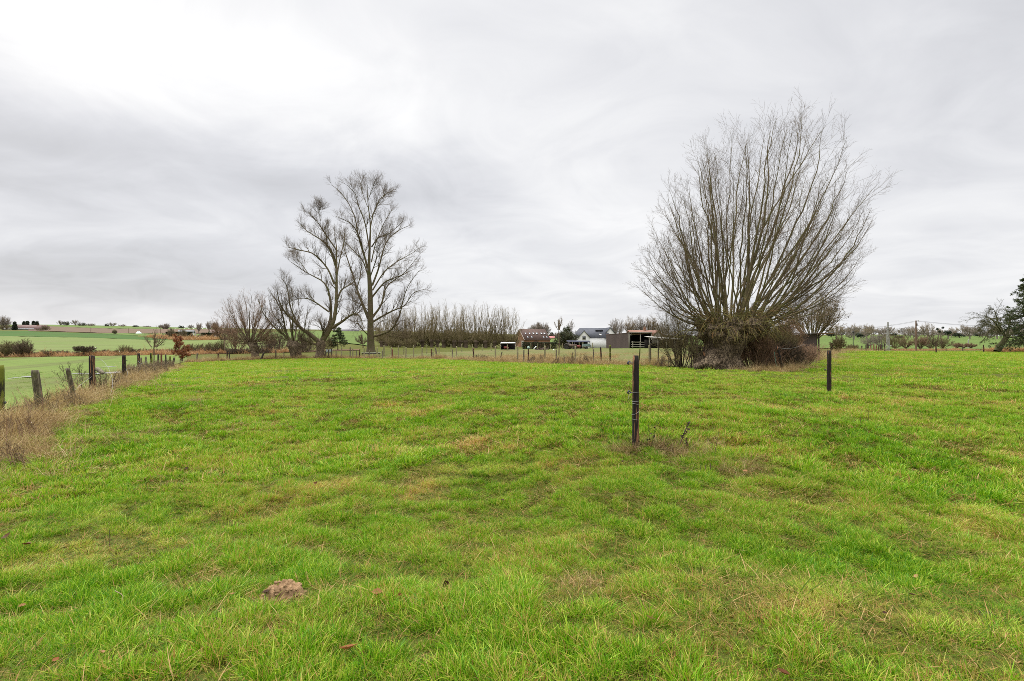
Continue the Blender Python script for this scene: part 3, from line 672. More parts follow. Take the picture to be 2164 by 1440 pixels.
env = [(-88, 2.6), (-78, 4.5), (-67, 5.4), (-46, 6.7), (-33, 7.7), (-20, 8.6), (-10, 9.9), (0, 11.3), (5, 12.1), (10, 12.7), (22, 12.9), (30, 12.2), (40, 11.2), (47, 10.1), (59, 8.6), (70, 7.2), (81, 5.4), (92, 2.8)]
pollard_crown(willow, hd + np.array([.15, 0, .15]), 1, 1.8, 102, rw, env, (MAT['bark_willow'], MAT['twig_willow']), r0=0.074, depth=.42, twig=(9, 8, 20, 3), rtw=0.0062, M=16, rf=.38)
# drooping young shoots round the head
n = 420; a_ = rw.rand(n) * 6.283; q_ = rw.uniform(.6, 2.1, n)
p0 = hd + np.stack([np.cos(a_) * q_ + .15, np.sin(a_) * q_ * .8, rw.uniform(-.5, .7, n)], -1)
Ls = rw.uniform(.9, 3.2, n); side = np.stack([np.cos(a_) + rw.normal(0, .5, n) + .12, np.sin(a_) + rw.normal(0, .4, n), np.zeros(n)], -1)
p3 = p0 + unit(side) * (Ls * rw.uniform(.3, .8, n))[:, None] + np.stack([np.zeros(n), np.zeros(n), -Ls * rw.uniform(-.35, .38, n)], -1)
p3[:, 2] = np.maximum(p3[:, 2], 1.45)
sh = stems_to(p0, p3, unit(side) + np.array([[0, 0, .8]]), unit(side) * .5 + np.array([[0, 0, -.9]]), 8, rw, .05)
b = MB(); b.tubes(sh, np.linspace(.016, .006, 8)[None].repeat(n, 0), 4)
s2, r2 = spawn(sh, np.full((n, 8), .009), 4, rw, .3, 1, (.25, .6), (20, 60), -.05, .14, 5, .7, .004, taper=.5); b.tubes(s2, r2, 3)
b.build('shoots', MAT['shoot'], willow)

# --- the tall bare tree (traced limb by limb)
TD = 80.0
def tr(pts, d, rng=None, dep=0.0):
    m = len(pts); return [P(590 + x / 3.428, 350 + y / 3.428, d + dep * (i / max(m - 1, 1)) ** 1.3) for i, (x, y) in enumerate(pts)]
tall = thing('bare_tree', 'tall bare tree with straight mossy trunk and spreading limbs, tallest on the left', 'tree', G(784, TD))
tb = MB(); trunk = [(664, 1352), (664, 1300), (662, 1230), (661, 1100), (658, 900), (650, 760), (655, 600), (660, 430), (643, 270), (638, 140)]
tl = smooth_line(tr(trunk, TD), 40)
tb.tubes(tl, np.interp(np.linspace(0, 1, 40), [0, .06, .12, .22, .4, .5, .62, .75, 1], [.80, .62, .56, .52, .40, .31, .2, .11, .025]), 14)
tb.build('trunk', MAT['bark_trunk'], tall)
lim = [([(648, 1110), (600, 995), (565, 900), (535, 790), (478, 620), (462, 550)], 3, .27), ([(640, 745), (612, 640), (590, 560), (555, 470), (500, 410), (400, 368)], -3, .17),
 ([(630, 700), (575, 520), (558, 420), (530, 330), (470, 225), (390, 150)], 2, .15), ([(654, 610), (622, 420), (575, 300), (548, 210), (485, 140)], -2, .12),
 ([(660, 450), (690, 330), (742, 230), (830, 175)], 3, .10), ([(670, 590), (722, 520), (800, 488), (905, 395)], -3, .11), ([(674, 870), (722, 740), (752, 620), (785, 540), (860, 470), (955, 425)], 3.5, .16),
 ([(672, 955), (760, 850), (832, 815), (905, 780), (1005, 655)], -3, .15), ([(676, 905), (762, 770), (862, 690), (935, 650), (1010, 600)], 4, .12), ([(668, 1110), (738, 1010), (770, 890), (850, 820), (960, 760)], 2.5, .2),
 ([(675, 1135), (760, 1085), (832, 1048), (905, 1018), (965, 930), (1045, 900)], -3, .17), ([(680, 1240), (760, 1217), (822, 1178), (870, 1080), (892, 990), (930, 880), (1015, 760)], -4, .2),
 ([(815, 1185), (870, 1192), (945, 1155)], -4, .07), ([(650, 1235), (600, 1185), (560, 1140), (545, 1170)], -2, .1), ([(648, 1050), (600, 1010), (540, 980), (510, 960)], -3, .06),
 ([(662, 800), (700, 690), (720, 600), (780, 500)], -4, .1), ([(650, 820), (610, 700), (560, 640), (480, 560), (440, 480)], 4, .12), ([(668, 700), (700, 560), (760, 420), (820, 330)], 4, .1), ([(560, 900), (585, 800), (590, 700), (560, 600)], 1, .09),
 ([(640, 300), (600, 200), (570, 110)], 2, .05), ([(640, 260), (670, 180), (690, 118)], -2, .05), ([(655, 400), (720, 270), (795, 185)], 2, .06), ([(690, 1180), (740, 1130), (790, 1120), (830, 1160)], -3, .05)]
rt = np.random.RandomState(5)
limb_tree(tall, [(tr(p, TD, dep=d), r, .03) for p, d, r in lim], rt, (MAT['bark_trunk'], MAT['twig_brown']),
 [dict(n=14, t0=.15, t1=1, ln=(1.4, 3.5), ang=(20, 50), up=.10, wig=.15, M=8, rf=.5, rmin=.02, rmax=.07, taper=.3, k=5, absolute=True),
  dict(n=7, t0=.12, t1=1, ln=(.9, 2.2), ang=(20, 48), up=.10, wig=.13, M=7, rf=.5, rmin=.010, rmax=.026, taper=.4, twig=True, absolute=True),
  dict(n=6, t0=.12, t1=1, ln=(.4, 1.1), ang=(20, 50), up=.08, wig=.14, M=5, rf=.6, rmin=.006, rmax=.012, taper=.6, twig=True, k=3, absolute=True)])

# --- the three old pollards beside it
oldp = thing('old_pollard', 'old pollard with thick dark trunk and four heavy crooked limbs, beside the tallest tree', 'tree', G(676, 72))
tb = MB(); trunk_mesh(tb, tr([(295, 1402), (296, 1370), (300, 1310), (306, 1265)], 72), [.72, .62, .52, .62, .5], 20, .10, 4, 5)
tb.build('trunk', MAT['bark_old'], oldp)
lim = [([(285, 1275), (230, 1230), (160, 1182), (90, 1110), (40, 1062), (0, 985), (-15, 900)], -2, .34), ([(280, 1300), (235, 1285), (190, 1270)], -1, .22), ([(308, 1262), (362, 1150), (376, 1040), (355, 905), (310, 835), (205, 775), (80, 690)], 2, .26),
 ([(318, 1262), (385, 1150), (410, 1030), (416, 880), (416, 700), (420, 590), (400, 480)], 0, .38), ([(416, 720), (372, 610), (300, 540), (205, 482), (155, 435)], 2, .14), ([(400, 860), (345, 740), (250, 640), (150, 610), (70, 590)], -2, .15),
 ([(385, 1175), (460, 1130), (530, 1083), (582, 1092), (622, 1185)], -2, .24), ([(530, 1083), (560, 1040), (610, 1010)], -2, .06), ([(422, 965), (455, 900), (520, 862), (560, 820)], 2, .16), ([(420, 620), (340, 505), (275, 410), (210, 340)], -1, .11), ([(300, 400), (285, 330), (282, 300)], -1, .04),
 ([(312, 1250), (318, 1200), (290, 1135)], -1.5, .2), ([(360, 1060), (250, 985), (180, 965), (100, 985)], -2, .12), ([(418, 800), (440, 680), (470, 560), (470, 500)], 2, .1), ([(415, 760), (380, 640), (350, 560), (330, 440)], -2, .1), ([(140, 1170), (80, 1020), (60, 900), (20, 830)], -2, .12), ([(205, 775), (150, 700), (100, 640)], 2, .06)]
ro = np.random.RandomState(8)
limb_tree(oldp, [(tr(p, 72, dep=d), r, .035 if r > .06 else .015) for p, d, r in lim], ro, (MAT['bark_trunk'], MAT['twig_brown']),
 [dict(n=15, t0=.2, t1=1, ln=(1.1, 2.8), ang=(25, 55), up=.12, wig=.15, M=8, rf=.45, rmin=.018, rmax=.06, taper=.3, k=5, absolute=True),
  dict(n=7, t0=.12, t1=1, ln=(.7, 1.8), ang=(18, 45), up=.12, wig=.13, M=7, rf=.5, rmin=.009, rmax=.022, taper=.4, twig=True, absolute=True),
  dict(n=6, t0=.12, t1=1, ln=(.4, 1.0), ang=(20, 50), up=.10, wig=.14, M=5, rf=.6, rmin=.006, rmax=.011, taper=.6, twig=True, k=3, absolute=True)])
p2 = thing('old_pollard', 'stout old pollard with shaggy trunk, its poles leaning left towards the smaller one', 'tree', G(624, 72))
tb = MB(); trunk_mesh(tb, [P(626, 760, 72), P(625, 750, 72), P(622, 735, 72), P(617, 722, 72)], [.62, .66, .75, .95, .6], 20, .15, 6, 5); tb.build('trunk', MAT['bark_old'], p2)
lim = [([P(612, 722, 72), P(600, 708, 72), P(584, 695, 71), P(568, 677, 71), P(556, 660, 70), P(547, 632, 70)], .16, .03), ([P(614, 722, 72), P(604, 700, 72), P(597, 668, 71), P(583, 635, 71), P(572, 618, 71)], .17, .03),
 ([P(618, 722, 72), P(614, 690, 73), P(606, 655, 74), P(600, 628, 74)], .12, .02), ([P(622, 722, 72), P(626, 695, 73), P(632, 660, 74), P(630, 632, 74)], .12, .02), ([P(620, 722, 72), P(618, 690, 70), P(620, 650, 69), P(614, 620, 69)], .11, .02),
 ([P(626, 724, 72), P(640, 706, 71), P(646, 680, 70), P(650, 655, 70)], .1, .02), ([P(612, 722, 72), P(596, 716, 71), P(580, 714, 70), P(573, 718, 70)], .1, .03), ([P(614, 720, 72), P(596, 690, 73), P(576, 665, 74), P(565, 640, 74)], .12, .02)]
limb_tree(p2, lim, ro, (MAT['bark_trunk'], MAT['twig_brown']),
 [dict(n=14, t0=.1, t1=1, ln=(.18, .4), ang=(15, 40), up=.16, wig=.12, M=7, rf=.45, rmin=.016, rmax=.05, taper=.4, k=4), dict(n=8, t0=.15, t1=1, ln=(.3, .6), ang=(20, 45), up=.14, wig=.16, M=5, rf=.6, rmin=.011, rmax=.025, taper=.5, twig=True, k=3), dict(n=3, t0=.2, t1=1, ln=(.3, .6), ang=(20, 45), up=.1, wig=.16, M=4, rf=.6, rmin=.009, rmax=.015, taper=.5, twig=True, k=3)])
p1 = thing('old_pollard', 'smallest of the old pollards with split hollow trunk and reddish twigs, farthest left', 'tree', G(538, 72))
tb = MB(); trunk_mesh(tb, [P(540, 760, 72), P(539, 748, 72), P(537, 735, 72), P(533, 724, 72)], [.62, .52, .5, .66, .4], 20, .14, 9, 4)
trunk_mesh(tb, [P(537, 740, 72), P(527, 728, 72), P(518, 716, 72)], [.3, .28, .16], 10, .1, 9, 3); tb.build('trunk', MAT['bark_old'], p1)
pollard_crown(p1, P(531, 724, 72), 1, .6, 64, ro, [(-85, 3.2), (-60, 4.9), (-40, 6.1), (-20, 6.9), (0, 7.2), (15, 7.3), (35, 6.4), (60, 4.6), (85, 3)], (MAT['twig_brown'], MAT['twig_red']), r0=.06, depth=.6, twig=(9, 7, 10, 2), rtw=.009)

# --- generic bare shrubs and trees
def bush_parts(rng, w, hgt, n, sub=(9, 6), r0=0.02, rtw=0.006, trunk=0.0, flat=0.75, spread=1.0, M=8):
    """local coordinates; returns (branches, twigs) builders"""
    a = rng.rand(n) * 6.283; q = np.sqrt(rng.rand(n))
    p0 = np.stack([np.cos(a) * q * w * .10 * spread, np.sin(a) * q * w * .10 * spread, np.full(n, trunk - .02)], -1)
    top = np.sqrt(np.clip(1 - (q * .97) ** 2, 0, 1)) ** flat
    p3 = np.stack([np.cos(a) * q * w * .5, np.sin(a) * q * w * .5, trunk + (hgt - trunk) * (0.25 + .75 * top) * rng.uniform(.72, 1.0, n)], -1)
    d0 = p3 - p0; d0[:, :2] *= 1.3; d3 = p3 - p0; d3[:, :2] *= .6
    st = stems_to(p0, p3, d0, d3, M, rng, .035)
    rad = r0 * rng.uniform(.6, 1.2, n)[:, None] * (1 - np.linspace(0, 1, M)[None] * .85) + rtw * .6
    b = MB(); b.tubes(st, rad, 5); t_ = MB()
    s2, r2 = spawn(st, rad, sub[0], rng, .2, 1, (.2, .45), (20, 50), .07, .13, 6, .55, rtw, taper=.4); b.tubes(s2, r2, 4)
    s3, r3 = spawn(s2, r2, sub[1], rng, .15, 1, (.35, .8), (20, 55), .05, .16, 5, .7, rtw * .7, taper=.5); t_.tubes(s3, r3, 3)
    return b, t_, s3
def shrub(name, label, cat, px, d, wpx, ytop, mats, n=40, sub=(9, 6), seed=1, r0=.03, rtw=.01, trunk=0.0, trunk_r=0.12, group=None, leaf=None, flat=.75, spread=1.0, zoff=0.0):
    rng = np.random.RandomState(seed); g = G(px, d); g[2] += zoff
    w = wpx * d / F; hh = (EYE - (ytop - 720) * d / F) - g[2]
    root = thing(name, label, cat, g, group)
    b, t_, tips = bush_parts(rng, w, hh, n, sub, r0, rtw, trunk, flat, spread)
    if trunk > 0:
        m = MB(); trunk_mesh(m, [(0, 0, -.1), (0.03, 0, trunk * .4), (0, 0.02, trunk * .8), (0, 0, trunk + .15)], [trunk_r * 1.25, trunk_r, trunk_r * .95, trunk_r * 1.1, trunk_r * .5], 12, .08, seed); m.build('trunk', mats[2] if len(mats) > 2 else mats[0], root, world=False)
    b.build('branches', mats[0], root, world=False); t_.build('twigs', mats[1], root, world=False)
    if leaf:
        cnt, size, lm = leaf[:3]; k = rng.randint(0, len(tips), cnt); j = rng.randint(1, tips.shape[1], cnt)
        c = tips[k, j] + rng.normal(0, size * .6, (cnt, 3)); c = c[c[:, 2] > .02]
        l = MB(); l.leaves(c, size, rng); l.build('leaves', lm, root, world=False)
    return root
B_, T_ = MAT['twig_brown'], MAT['twig_brown']
OL = (MAT['twig_olive'], MAT['twig_olive']); BR = (MAT['twig_brown'], MAT['twig_brown']); RD = (MAT['twig_brown'], MAT['twig_red']); PL = (MAT['twig_brown'], MAT['twig_pale']); FR = (MAT['twig_far'], MAT['twig_far']); DK = (MAT['twig_dark'], MAT['twig_dark'])

# pollard row in the middle distance: four trees built once, then copied along the row
rp = np.random.RandomState(31); protos = []
for v in range(4):
    r_ = thing('row_pollard', '', 'tree', (0, 0, 0))
    m = MB(); trunk_mesh(m, [(0, 0, -.2), (.05, 0, .6), (0, .05, 1.3), (0, 0, 1.9)], [.5, .42, .42, .6, .4], 14, .12, v + 3, 4); m.build('trunk', MAT['twig_dark'], r_, world=False)
    pollard_crown(r_, np.array([0, 0, 1.9]), 1, .55, 34, rp, [(-95, 1.6), (-70, 2.2), (-45, 3.2), (-25, 5.0), (-12, 8.6), (0, 9.4), (12, 8.8), (25, 5.2), (45, 3.2), (70, 2.3), (95, 1.6)], (MAT['twig_olive'], MAT['twig_pale']), r0=.07, depth=.5, twig=(8, 5, 8, 0), rtw=.015)
    protos.append(r_)
rowx = [(806, 134, .80), (816, 140, .82), (828, 136, .84), (843, 133, .9), (860, 136, .96), (876, 132, .97), (893, 134, 1.02), (912, 131, 1.05), (925, 137, 1.0), (938, 130, 1.04), (960, 129, 1.03), (973, 137, .98), (984, 128, 1.02), (1006, 127, 1.0), (1026, 126, 1.0), (1046, 126, .99), (1064, 126, .97), (1085, 127, .84)]
for i, (px, d, s) in enumerate(rowx):
    lab = {0: 'leftmost bare pollard of the long row, half behind the tallest tree', 17: 'shortest bare pollard ending the long row beside the brick barn', 16: 'bare pollard next to the shortest one at the right end of the long row'}.get(i, 'bare pollard with upright pale poles in the long row behind the far fence')
    o = protos[i % 4] if i < 4 else dup(protos[i % 4], (0, 0, 0))
    g = G(px, d); o.location = tuple(g); o.rotation_euler = (0, 0, rp.rand() * 6.28 if i > 3 else 0); o.scale = (1.0, 1.0, s); o['label'] = lab; o['group'] = 'pollards in the long row'
# bird-nest-like clump in one of them
# undergrowth under the row
ub = shrub('undergrowth_shrub', 'dark leafless shrub filling the gap under the long pollard row', 'shrub', 850, 142, 60, 694, OL, 44, (12, 8), 41, .05, .02, group='shrubs under the long pollard row')
kids_l = 'dark leafless shrub filling the gap under the long pollard row'
for i, (px, d, s, q) in enumerate([(815, 146, .95, .9), (880, 141, 1.05, 1.0), (912, 144, 1, 1.05), (945, 140, 1.0, 1.05), (975, 143, 1.05, 1.0), (1005, 140, 1, 1.0), (1036, 141, 1, .97), (1066, 140, .95, .85), (830, 130, .6, .5), (865, 128, .6, .5), (1085, 142, .6, .8), (900, 152, 1.1, 1.1), (960, 152, 1.1, 1.1), (1020, 150, 1.1, 1.05)]):
    dup(ub, G(px, d), i * 1.3, (s, s, q), kids_l, 'shrubs under the long pollard row')
# ------------------------------------------------------------------ more trees and shrubs, one by one
# left field
shrub('thicket', 'wide dense olive thicket on the ditch bank at the far left', 'shrub', 14, 95, 62, 723, OL, 70, (12, 8), 51, .04, .018)
shrub('thicket', 'dark shrub with a pointed top joined to the right side of the far left thicket', 'shrub', 50, 95, 36, 719, BR, 46, (12, 8), 52, .04, .018)
shrub('hawthorn_bush', 'round dark bramble-grown bush with two thin shoots, behind the tall black fence post', 'shrub', 177, 95, 40, 731, DK, 60, (12, 9), 53, .04, .018, trunk=.9, trunk_r=.1)
shrub('hawthorn_bush', 'small olive bush with a central spire on the ditch bank', 'shrub', 264, 96, 34, 729, OL, 34, (10, 7), 54, .03, .013)
shrub('bare_sapling', 'thin bare young tree with open side branches above the fence end', 'tree', 325, 60, 44, 696, BR, 9, (8, 5), 55, .05, .012, trunk=2.0, trunk_r=.06)
lowb = shrub('bramble_thicket', 'low dark bramble hump on the ditch bank', 'brambles', 120, 97, 56, 741, DK, 40, (10, 7), 56, .03, .02, group='low brambles on the ditch bank', flat=.4)
for i, (px, s) in enumerate([(80, .9), (165, .8), (205, 1.0), (245, .9), (290, 1.1), (335, 1.0), (372, .9), (415, 1.0), (455, 1.1), (500, 1.0), (545, 1.0)]):
    dup(lowb, G(px, 98 + (i % 3)), i * 1.7, (s, s, s * .9), None, 'low brambles on the ditch bank')
# beech sapling keeping its brown leaves
bs = G(380, 52); beech = thing('beech_sapling', 'young tree still holding rust-brown leaves at the corner of the left fence', 'tree', bs)
rb = np.random.RandomState(61); hgt = 2.75
tp = smooth_line([(0, 0, -.1), (.03, 0, .8), (-.02, .02, 1.7), (-.12, 0, hgt)], 14); m = MB(); m.tubes(tp, np.linspace(.045, .008, 14), 6); m.build('trunk', MAT['twig_dark'], beech, world=False)
br, brr = spawn(tp[None], np.linspace(.045, .008, 14)[None], 26, rb, .25, .98, (.28, .5), (45, 80), .02, .1, 7, .5, .006); m = MB(); m.tubes(br, brr, 4)
b2, r2 = spawn(br, brr, 7, rb, .2, 1, (.3, .6), (30, 60), 0, .15, 5, .6, .004); m.tubes(b2, r2, 3); m.build('branches', MAT['twig_dark'], beech, world=False)
k = rb.randint(0, len(b2), 4200); j = rb.randint(0, 5, 4200); m = MB(); m.leaves(b2[k, j] + rb.normal(0, .05, (4200, 3)), .115, rb); m.build('leaves', MAT['beech_leaf'], beech, world=False)
# scrub behind the old pollards
for i, (px, d, w, yt, mt, lb) in enumerate([(398, 100, 30, 727, OL, 'sparse thin scrub just right of the rust-leaved sapling'), (420, 102, 34, 725, OL, 'feathery upright scrub between the rust-leaved sapling and the birch'), (447, 101, 36, 722, OL, 'dense green-brown bush leaning left below the birch'), (466, 100, 30, 719, OL, 'small round bush at the foot of the birch'),
    (498, 104, 60, 690, RD, 'reddish bare tree directly behind the smallest old pollard'), (560, 106, 70, 693, BR, 'brown tangled thicket between the smallest and the shaggy old pollards'), (590, 108, 60, 692, BR, 'brown tangled thicket behind the shaggy old pollard'), (650, 110, 60, 700, OL, 'grey-green bush left of the thick pollard trunk'), (640, 104, 60, 720, DK, 'low dark brush between the two larger old pollards'), (570, 103, 60, 722, DK, 'low dark brush right of the smallest old pollard'), (695, 112, 40, 705, OL, 'grey-green brush right of the thick pollard trunk')]):
    shrub('scrub', lb, 'shrub', px, d, w, yt, mt, 26, (11, 7), 70 + i, .035, .015, flat=.9)
bi = shrub('birch_tree', 'slim pale-trunked birch with drooping brown twigs, left of the old pollards', 'tree', 474, 100, 50, 670, RD + (MAT['twig_pale'],), 22, (14, 10), 90, .05, .013, trunk=2.6, trunk_r=.14, flat=1.0)

def conifer(name, label, px, d, wpx, ytop, seed, mat=MAT['needle'], whorls=26, dens=1.0, trunk_tilt=0.0, low=0.08, leaf=.22, group=None):
    rng = np.random.RandomState(seed); g = G(px, d); w = wpx * d / F; H = (EYE - (ytop - 720) * d / F) - g[2]
    root = thing(name, label, 'tree', g, group)
    m = MB(); ax = smooth_line([(0, 0, -.2), (trunk_tilt * .4, 0, H * .4), (trunk_tilt, 0, H)], 12); m.tubes(ax, np.linspace(H * .018 + .03, .02, 12), 8); m.build('trunk', MAT['bark_trunk'], root, world=False)
    P_ = []; 
    for i in range(whorls):
        s = low + (1 - low) * i / whorls; L = w * .5 * (1 - s) ** .8 * rng.uniform(.75, 1.1) + .15
        for k in range(rng.randint(4, 7)):
            a = rng.rand() * 6.283; c = np.array([trunk_tilt * s, 0, H * s]); dr = np.array([math.cos(a), math.sin(a), 0])
            L_ = L * rng.uniform(.65, 1.1)
            P_.append([c, c + dr * L_ * .4 + [0, 0, L_ * .02], c + dr * L_ * .75 + [0, 0, -L_ * .10], c + dr * L_ + [0, 0, -L_ * .10]])
    P_ = np.array([smooth_line(p, 8) for p in P_]); rad = np.linspace(.035, .008, 8)[None].repeat(len(P_), 0)
    s2, r2 = spawn(P_, rad, 8, rng, .15, 1, (.22, .42), (35, 65), -.06, .1, 5, .5, .005)
    m = MB(); m.tubes(P_, rad, 4); m.tubes(s2, r2, 3); m.build('branches', MAT['twig_dark'], root, world=False)
    n = int(len(s2) * 9 * dens); k = rng.randint(0, len(s2), n); f = rng.rand(n) * 4; i = f.astype(int).clip(0, 3); f = (f - i)[:, None]
    c = s2[k, i] * (1 - f) + s2[k, i + 1] * f + rng.normal(0, leaf * .22, (n, 3))
    m = MB(); m.leaves(c, leaf, rng, .5, .3); m.build('needles', mat, root, world=False); return root
conifer('pine_tree', 'ragged dark pine seen between the thick old pollard and the tallest tree', 714, 112, 56, 690, 91, MAT['needle'], 8, .8, leaf=.42, low=.25)
shrub('bare_tree', 'small bare round tree on the green slope left of the tallest trunk', 'tree', 767, 125, 34, 706, BR, 16, (10, 7), 93, .06, .018, trunk=1.0, trunk_r=.12)
# by the houses
shrub('bare_tree', 'broad domed bare tree rising behind the brick barn', 'tree', 1141, 200, 50, 683, FR, 60, (14, 9), 94, .06, .028, trunk=2.5, trunk_r=.3)
shrub('young_tree', 'very thin tall bare sapling standing in the paddock before the ivy thicket', 'tree', 1181, 62, 20, 664, PL, 5, (10, 5), 95, .05, .012, trunk=3.2, trunk_r=.06)
ivt = shrub('ivy_thicket', 'dark evergreen ivy-grown thicket left of the white house', 'shrub', 1196, 128, 52, 700, DK, 60, (10, 7), 96, .06, .02, leaf=(5200, .30, MAT['ivy']))
shrub('ivy_tree', 'ivy-clad dead tree with spiky top above the evergreen thicket', 'tree', 1197, 132, 20, 690, BR, 8, (8, 5), 97, .08, .02, trunk=3, trunk_r=.2, leaf=(900, .3, MAT['ivy']))
shrub('bare_tree', 'thin bare tree with a vertical leader beside the left roof of the white house', 'tree', 1207, 135, 18, 677, FR, 6, (8, 6), 98, .06, .02, trunk=4, trunk_r=.12)
for i, (px, w, yt) in enumerate([(1305, 36, 673), (1332, 30, 670), (1352, 34, 668), (1376, 36, 670), (1400, 34, 676)]):
    shrub('bare_tree', ['bare tree behind the right gable of the white house', 'narrow bare tree above the middle of the corrugated shed', 'tallest bare tree above the corrugated shed', 'bare tree behind the chimney of the red-roofed house', 'bare tree behind the right end of the red-roofed house'][i], 'tree', px, 190, w, yt, PL if i % 2 else FR, 22, (11, 7), 110 + i, .09, .028, trunk=3.0, trunk_r=.25, flat=.9)
shrub('scrub', 'brown scrub on the rise behind the low grey roofs', 'shrub', 1425, 170, 70, 703, BR, 60, (12, 8), 116, .05, .03)
shrub('bare_tree', 'distant bare trees clump between the brick barn and the ivy thicket', 'tree', 1178, 300, 34, 703, FR, 40, (10, 7), 117, .08, .05)
conifer('conifer', 'distant dark conifer just right of the brick barn roof', 1166, 300, 14, 704, 118, MAT['needle_far'], 14, 1.6, leaf=.9)
# around the willow
DKT = (MAT['twig_dark'], MAT['twig_olive'])
shrub('hawthorn_bush', 'spindly thorn bush with fine tangled twigs directly left of the big willow trunk', 'shrub', 1440, 30.5, 130, 640, DKT, 26, (14, 10), 120, .02, .0055, flat=.7)
shrub('hawthorn_bush', 'leaning dark thorn stem between the left thorn bush and the willow trunk', 'shrub', 1462, 29, 60, 668, DKT, 10, (12, 8), 121, .035, .006)
for i, (px, d, w, yt, n, mt, sp) in enumerate([(1630, 32, 100, 688, 110, OL, 2.6), (1600, 30, 86, 696, 90, RD, 2.6), (1684, 34, 74, 725, 60, RD, 2.8), (1655, 31, 90, 722, 80, DK, 3.0)]):
    shrub('bramble_thicket', ['tall dark thicket right of the willow trunk, reaching into its crown', 'dark tangled thicket tight against the right side of the willow trunk', 'brown thicket in front of the low dark hut', 'low tangled brambles behind the leaning black post'][i], 'brambles', px, d, w, yt, mt, n, (12, 8), 125 + i, .016, .006, flat=.6, spread=sp)
shrub('hawthorn_bush', 'russet bush with fine dense twigs behind the right side of the willow', 'shrub', 1660, 38, 72, 672, RD, 50, (14, 9), 131, .03, .008, trunk=.5)
# leaning dead reeds/canes at the right end of the brambles
n = 420; rr_ = np.random.RandomState(133); g0, g1 = G(1655, 27.5), G(1740, 40)
f = rr_.rand(n)[:, None]; p0 = g0 * (1 - f) + g1 * f + np.stack([rr_.normal(0, .7, n) - .4, rr_.normal(1.4, .7, n), np.zeros(n)], -1); p0[:, 2] = h(p0[:, 0], p0[:, 1])
L_ = rr_.uniform(.7, 1.75, n); az_ = rr_.normal(.35, .5, n); p3 = p0 + np.stack([np.sin(az_) * L_ * .75, rr_.normal(0, .3, n), L_ * .8], -1)
st = stems_to(p0, p3, np.array([[.1, 0, 1]]) + rr_.normal(0, .2, (n, 3)), np.array([[1.2, 0, .5]]) + rr_.normal(0, .5, (n, 3)), 9, rr_, .03)
can = thing('dead_cane_clump', 'clump of leaning russet dead canes in front of the low dark hut', 'brambles', G(1700, 32)); m = MB(); m.tubes(st, np.linspace(.010, .004, 9)[None].repeat(n, 0), 3)
s2, r2 = spawn(st, np.full((n, 9), .006), 7, rr_, .25, 1, (.15, .35), (20, 50), .02, .15, 5, .7, .003); m.tubes(s2, r2, 3); m.build('stems', MAT['twig_red'], can)
seedt = shrub('round_tree', 'rounded small tree hung with dark dead leaves and seeds, right of the willow', 'tree', 1716, 62, 128, 612, (MAT['bark_willow'], MAT['twig_pale']), 30, (12, 8), 140, .07, .011, trunk=1.7, trunk_r=.22, leaf=(2600, .16, MAT['seed']), flat=.8)
for o in seedt.children:
    if o.name.startswith('trunk'): o.data.materials[0] = MAT['bark_trunk']
# right edge
conifer('spruce_tree', 'tall dark spruce cut by the right edge', 2186, 80, 164, 558, 150, MAT['needle'], 34, 1.9, leaf=.32)
crab = thing('crooked_tree', 'crooked leaning tree with dense drooping olive twigs left of the spruce', 'tree', G(2112, 86)); rc = np.random.RandomState(151); cd = 86
tk = smooth_line([P(2107, 743, cd), P(2113, 733, cd), P(2121, 722, cd), P(2127, 712, cd)], 12); m = MB(); m.tubes(tk, np.linspace(.52, .36, 12), 10); m.build('trunk', MAT['twig_moss'], crab)
lim = [([P(2126, 714, cd), P(2117, 704, cd), P(2106, 696, cd), P(2092, 700, cd), P(2078, 722, cd)], .22, .03), ([P(2126, 714, cd), P(2116, 695, cd), P(2107, 675, cd), P(2100, 655, cd)], .24, .03), ([P(2127, 713, cd), P(2133, 690, cd), P(2136, 672, cd), P(2130, 655, cd)], .22, .03),
 ([P(2128, 714, cd), P(2145, 700, cd), P(2160, 690, cd), P(2168, 700, cd)], .2, .03), ([P(2122, 706, cd), P(2100, 690, cd + 3), P(2080, 684, cd + 4), P(2070, 700, cd + 5)], .15, .02), ([P(2122, 706, cd), P(2102, 682, cd - 3), P(2090, 672, cd - 4), P(2078, 668, cd - 5)], .15, .02), ([P(2128, 712, cd), P(2150, 716, cd - 3), P(2165, 726, cd - 4)], .12, .02)]
limb_tree(crab, lim, rc, (MAT['twig_moss'], MAT['twig_moss']), [dict(n=18, t0=.25, t1=1, ln=(.2, .45), ang=(25, 60), up=-.06, wig=.15, M=7, rf=.5, rmin=.02, rmax=.07, taper=.4), dict(n=9, t0=.15, t1=1, ln=(.3, .6), ang=(25, 55), up=-.08, wig=.18, M=5, rf=.6, rmin=.015, rmax=.03, taper=.5, twig=True, k=3), dict(n=5, t0=.2, t1=1, ln=(.3, .7), ang=(25, 60), up=-.06, wig=.2, M=4, rf=.7, rmin=.012, rmax=.02, taper=.6, twig=True, k=3)])
